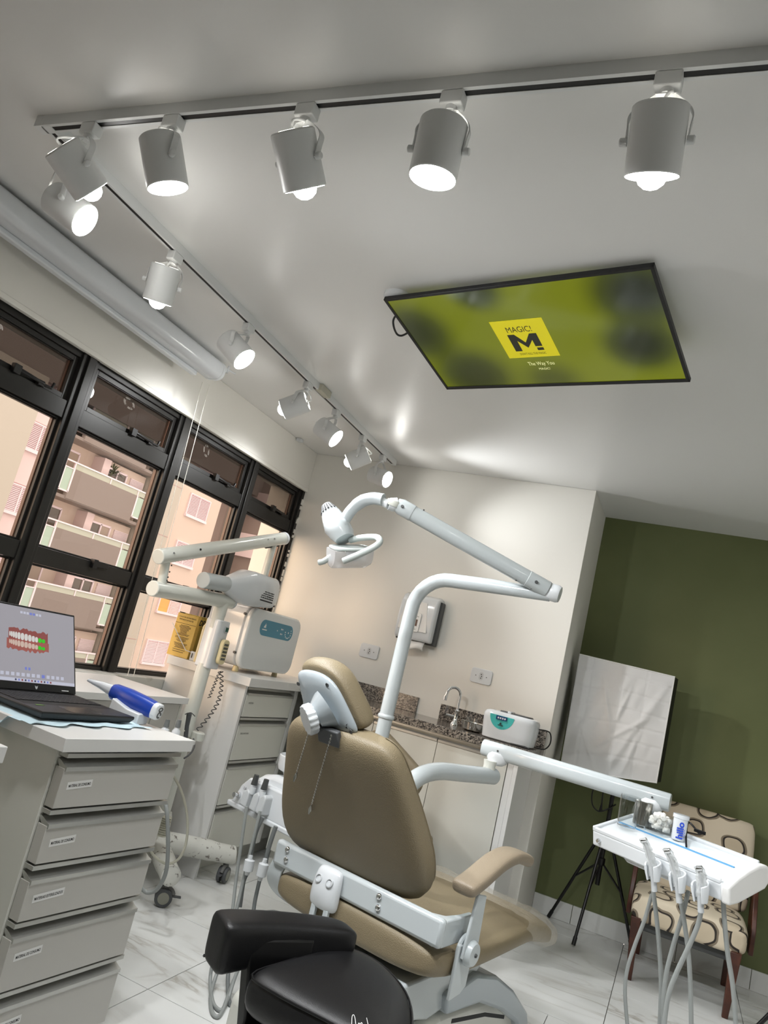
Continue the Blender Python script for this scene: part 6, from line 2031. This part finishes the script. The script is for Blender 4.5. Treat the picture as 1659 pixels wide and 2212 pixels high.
def sbf(u, v):
    p_ = SB[0].lerp(SB[1], u).lerp(SB[3].lerp(SB[2], u), v)
    e = min(u, 1 - u, v, 1 - v)
    k = min(1, e * 8)
    n_ = noise.noise(V((u * 4, v * 4, 1.0))) + 0.6 * noise.noise(V((u * 9 + v * 5, v * 3 - u * 6, 4)))
    fold = 0
    for f_ in (0.12, 0.27, 0.42, 0.56, 0.70, 0.85):
        fold -= 0.006 * math.exp(-((v + 0.03 * math.sin(u * 3) - f_) / 0.008) ** 2)
    for f_ in (0.16, 0.5, 0.74):
        fold -= 0.004 * math.exp(-((u - f_) / 0.008) ** 2)
    for (ua, va, ub, vb, w_) in ((0.95, 0.1, 0.55, 0.85, 0.035), (0.8, 0.45, 0.35, 0.75, 0.02), (0.3, 0.15, 0.45, 0.6, 0.02), (0.6, 0.2, 0.5, 0.5, 0.015), (0.15, 0.6, 0.35, 0.95, 0.02), (0.75, 0.6, 0.65, 0.95, 0.02)):
        du, dv = ub - ua, vb - va
        t_ = max(0.0, min(1.0, ((u - ua) * du + (v - va) * dv) / (du * du + dv * dv)))
        ds = math.hypot(u - ua - du * t_, v - va - dv * t_)
        fold += 0.012 * math.exp(-(ds / w_) ** 2) * math.sin(math.pi * (0.15 + 0.7 * t_))
    cz = 0.010 * max(0, noise.noise(V((u * 5 + v * 2.5, v * 1.5, 8)))) 
    return p_ + V((0, -k * (0.012 * n_ + 2.4 * cz + 0.012 * math.sin(math.pi * u) * math.sin(math.pi * v)) - fold, 0))


MB().grid(sbf, 70, 80).build('front_diffuser', mat('diffuser_fabric', (226, 226, 226), 0.9), sb, smooth=80, solid=0.001)
ctr = V((-0.33, 4.965, 1.24))
b_ = MB()
ns = 6
rows = []
rim_ = []
for i in range(4):
    for j in range(ns):
        rim_.append(SB[i].lerp(SB[(i + 1) % 4], j / ns) + V((0, 0.026, 0)))
for t_ in (0.0, 0.2, 0.45, 0.7, 0.9, 1.0):
    rows.append([V((p_.x + (ctr.x - p_.x) * t_ ** 2.4 * 0.82 + 0.032 * (1 if p_.x > -0.1 else 0) * min(1, t_ * 8) * (1 - t_), p_.y + (ctr.y - p_.y) * t_, p_.z + (ctr.z - p_.z) * t_ ** 2.4 * 0.82)) for p_ in rim_])
b_.rings(rows)
b_.build('black_shell', 'black', sb, smooth=30)
MB().tube([SB[0], SB[1], SB[2], SB[3]], 0.005, 8, closed=True).build('edge_piping', 'paper', sb, smooth=40)
hb = V((-0.295, 4.84, 0.0))
MB().tube([hb + V((0, 0, 0.30)), hb + V((0, 0, 0.86)), V((-0.31, 4.88, 1.15))], [0.013, 0.012, 0.010], 12).build('stand_pole', 'blackmetal', sb, smooth=40)
for z_, r_ in ((0.585, 0.024), (0.43, 0.022)):
    MB().lathe([(r_, -0.02), (r_, 0.02)], hb + V((0, 0, z_)), n=12).build('stand_collar', 'blackmetal', sb, bevel=0.003)
for ft in (V((-0.543, 4.98, 0)), V((-0.348, 4.61, 0)), V((-0.060, 4.955, 0))):
    ft = ft + V((0, 0, 0.009))
    top_ = hb + V((0, 0, 0.585)) + (ft - hb).normalized() * 0.026
    MB().tube([top_, ft], 0.009, 10).build('leg', 'blackmetal', sb, smooth=40)
    mid_ = top_.lerp(ft, 0.52)
    MB().tube([hb + V((0, 0, 0.43)), mid_], 0.006, 8).build('leg_strut', 'blackmetal', sb, smooth=40)
    MB().tube([top_.lerp(ft, 0.93), ft - V((0, 0, 0.004)) * 0], 0.0115, 10).build('rubber_foot', 'black', sb, smooth=40)
tube('lamp_cable', [at(1302, 1690, 1, 4.86), at(1282, 1705, 1, 4.80), at(1279, 1735, 1, 4.80), at(1292, 1752, 1, 4.80), at(1312, 1748, 1, 4.80), at(1330, 1738, 1, 4.84)], 0.004, 'black', sb)
MB().tube([at(1304, 1700, 1, 4.79), at(1300, 1735, 1, 4.79), at(1297, 1752, 1, 4.79)], [0.003, 0.004, 0.010], 8).build('cable_plug', 'black', sb, smooth=40)

# second tripod cut off at the right edge
sb2 = thing('light_tripod', 'leg of another black tripod at the lower right edge of the photo', 'tripod', (0.86, 4.28, 0))
hb2 = V((0.86, 4.36, 0))
for ft in (at(1627, 2226, 2, 0.009), V((1.15, 4.55, 0.009)), V((0.80, 4.72, 0.009)),):
    top_ = hb2 + V((0, 0, 0.52)) + (ft - hb2).normalized() * 0.02
    MB().tube([top_, ft], 0.010, 10).build('leg', 'blackmetal', sb2, smooth=40)
    MB().tube([hb2 + V((0, 0, 0.30)), top_.lerp(ft, 0.5)], 0.006, 8).build('leg_strut', 'blackmetal', sb2, smooth=40)
MB().tube([hb2 + V((0, 0, 0.25)), hb2 + V((0, 0, 1.5))], 0.013, 12).build('stand_pole', 'blackmetal', sb2, smooth=40)
MB().lathe([(0.024, -0.02), (0.024, 0.02)], hb2 + V((0, 0, 0.52)), n=12).build('stand_collar', 'blackmetal', sb2)

# ================================================================== BEIGE STOOL BEHIND THE CHAIR
bs = thing('beige_stool', 'beige stool backrest showing between the lamp post and the sink doors', 'stool', (-1.12, 3.45, 0))
rs = []
bo_ = V((-1.165, 3.36, 0.0))
bxd = V((0.90, -0.10, -0.42)).normalized()
bzd = V((0.35, 0.05, 0.92)).normalized()
byd = bzd.cross(bxd)
for d_, k_ in ((-0.028, 0.86), (-0.020, 0.97), (0.0, 1.0), (0.020, 0.97), (0.028, 0.86)):
    rs.append([bo_ + V((0, 0, 0.80)) + bxd * (x_ * k_) + bzd * (z_ * k_ * (1.0 if x_ < 0.05 else 0.86)) + byd * d_ for x_, z_ in rrect(0.36, 0.20, 0.085, 7)])
MB().rings(rs).build('backrest', 'vinyl', bs, sub=1)
MB().tube(cr([V((-1.16, 3.40, 0.78)), V((-1.16, 3.46, 0.60)), V((-1.15, 3.52, 0.46)), V((-1.15, 3.56, 0.43))], 5), 0.016, 12).build('back_stem', 'chrome', bs, smooth=50)
mm = Matrix.Translation((-1.15, 3.58, 0.46))
cushion(mm, 0.34, 0.34, 0.075, 0.15).build('seat', 'vinyl', bs, sub=1)
MB().lathe([(0.025, 0.09), (0.025, 0.42)], (-1.15, 3.58, 0), n=16).build('gas_column', 'blackmetal', bs, smooth=40)
for k in range(5):
    q_ = 2 * math.pi * k / 5
    e_ = V((-1.15 + 0.23 * math.cos(q_), 3.58 + 0.23 * math.sin(q_), 0.07))
    MB().tube([V((-1.15, 3.58, 0.10)), e_], [0.022, 0.014], 10).build('base_arm', 'greyplastic', bs, smooth=40)
    MB().lathe([(0.024, -0.015), (0.024, 0.015)], V((e_.x, e_.y, 0.0255)), (-math.sin(q_), math.cos(q_), 0), 16).build('caster_wheel', 'rubber', bs, smooth=40)

# ================================================================== BLACK STOOL IN THE FOREGROUND
ks = thing('black_stool', 'black leather stool with a side back pad in the foreground, bottom centre', 'stool', (-0.66, 1.80, 0))
sc_ = V((-0.655, 1.795, 0.462))
ang = math.atan2(0.375, 0.085)          # inner edge direction beside the pad
sx_d = V((math.cos(ang), math.sin(ang), 0))
sy_d = V((-sx_d.y, sx_d.x, 0))


def seat_ring(z, k, grow=0.0):
    """D shape: straight edge on the pad side, round on the other"""
    ctl = [(-0.818, 1.715), (-0.800, 1.85), (-0.755, 2.04), (-0.715, 2.088), (-0.62, 2.072), (-0.512, 1.975), (-0.446, 1.84), (-0.424, 1.72), (-0.455, 1.668), (-0.60, 1.672), (-0.74, 1.682)]
    c_ = V((-0.64, 1.85, 0))
    n_ = len(ctl)
    out = []
    for i in range(n_):
        p = [V((ctl[(i + j) % n_][0], ctl[(i + j) % n_][1], 0)) for j in (-1, 0, 1, 2)]
        for k_ in range(4):
            t_ = k_ / 4
            q_ = 0.5 * ((2 * p[1]) + (p[2] - p[0]) * t_ + (2 * p[0] - 5 * p[1] + 4 * p[2] - p[3]) * t_ * t_ + (3 * p[1] - p[0] - 3 * p[2] + p[3]) * t_ ** 3)
            q_ = c_ + (q_ - c_) * k
            out.append(V((q_.x, q_.y, sc_.z + z)))
    return out


MB().rings([seat_ring(-0.055, 0.80), seat_ring(-0.050, 0.93), seat_ring(-0.030, 1.0), seat_ring(0.0, 1.01), seat_ring(0.022, 0.985), seat_ring(0.034, 0.93), seat_ring(0.042, 0.82), seat_ring(0.047, 0.5), seat_ring(0.049, 0.1)]).build('seat', 'leather', ks, sub=1)
MB().tube(seat_ring(0.027, 0.976), 0.003, 6, closed=True).build('seat_piping', 'leather', ks, smooth=60)
for k_, st_px in enumerate((((758, 2222), (759.6, 2212), (760.5, 2197), (763, 2192), (766, 2196), (768, 2208), (769, 2218)), ((773, 2216), (775, 2210), (778, 2213), (781, 2209), (784, 2216)), ((792, 2199), (793.5, 2206), (795, 2213), (797, 2222)))):
    MB().tube(cr([at(x_, y_, 2, 0.5105) for x_, y_ in st_px], 4), 0.0008, 6).build('seat_stitching', 'paper', ks, smooth=60)
# back pad
pa, pb = V((-0.938, 1.755, 0.508)), V((-0.722, 2.060, 0.522))
pdx = (pb - pa).normalized()
pdy = V((-pdx.y, pdx.x, 0)).normalized()
pdz = pdx.cross(pdy)
rs = []
LP = (pb - pa).length
for t_, w_, h_ in ((-0.014, 0.040, 0.044), (-0.012, 0.050, 0.056), (-0.004, 0.057, 0.063), (0.06, 0.060, 0.056), (0.2, 0.056, 0.044), (0.33, 0.052, 0.036), (LP - 0.02, 0.046, 0.032), (LP + 0.0, 0.038, 0.027), (LP + 0.010, 0.022, 0.016)):
    rs.append(sup(pa + pdx * t_ + pdy * (0.028 * math.sin(math.pi * min(1, max(0, t_ / LP)))), pdy, pdz, w_, h_, 5.0, 32))
bp_ = MB().rings(rs).build('back_pad', 'leather', ks, sub=1)
MB().tube(cr([rs[i][28] for i in range(1, 8)], 4), 0.0025, 6).build('pad_piping', 'leather', bp_, smooth=60)
# black bracket carrying the pad, column and base
MB().prism([V((-0.905, 1.80, 0.53)), V((-0.80, 1.955, 0.53)), V((-0.78, 1.93, 0.32)), V((-0.86, 1.81, 0.30))], (0.035, -0.02, 0)).build('pad_bracket', 'blackmetal', ks, bevel=0.006)
MB().prism([V((-0.875, 1.78, 0.305)), V((-0.79, 1.92, 0.31)), V((-0.60, 1.83, 0.335)), V((-0.66, 1.70, 0.335))], (0, 0, 0.03)).build('seat_mechanism', 'blackmetal', ks, bevel=0.006)
MB().box((-0.75, 1.72, 0.365), (-0.58, 1.88, 0.405)).build('seat_plate', 'blackmetal', ks, bevel=0.006)
MB().lathe([(0.026, 0.08), (0.026, 0.30), (0.019, 0.302), (0.019, 0.37)], (-0.665, 1.80, 0), n=20).build('gas_column', 'blackmetal', ks, smooth=40)
for k in range(5):
    q_ = 2 * math.pi * k / 5 + 0.5
    e_ = V((-0.665 + 0.20 * math.cos(q_), 1.80 + 0.20 * math.sin(q_), 0.068))
    MB().tube([V((-0.665, 1.80, 0.09)), e_], [0.024, 0.015], 10).build('base_arm', 'blackmetal', ks, smooth=40)
    MB().lathe([(0.024, -0.015), (0.024, 0.015)], V((e_.x, e_.y, 0.0255)), (-math.sin(q_), math.cos(q_), 0), 16).build('caster_wheel', 'rubber', ks, smooth=40)
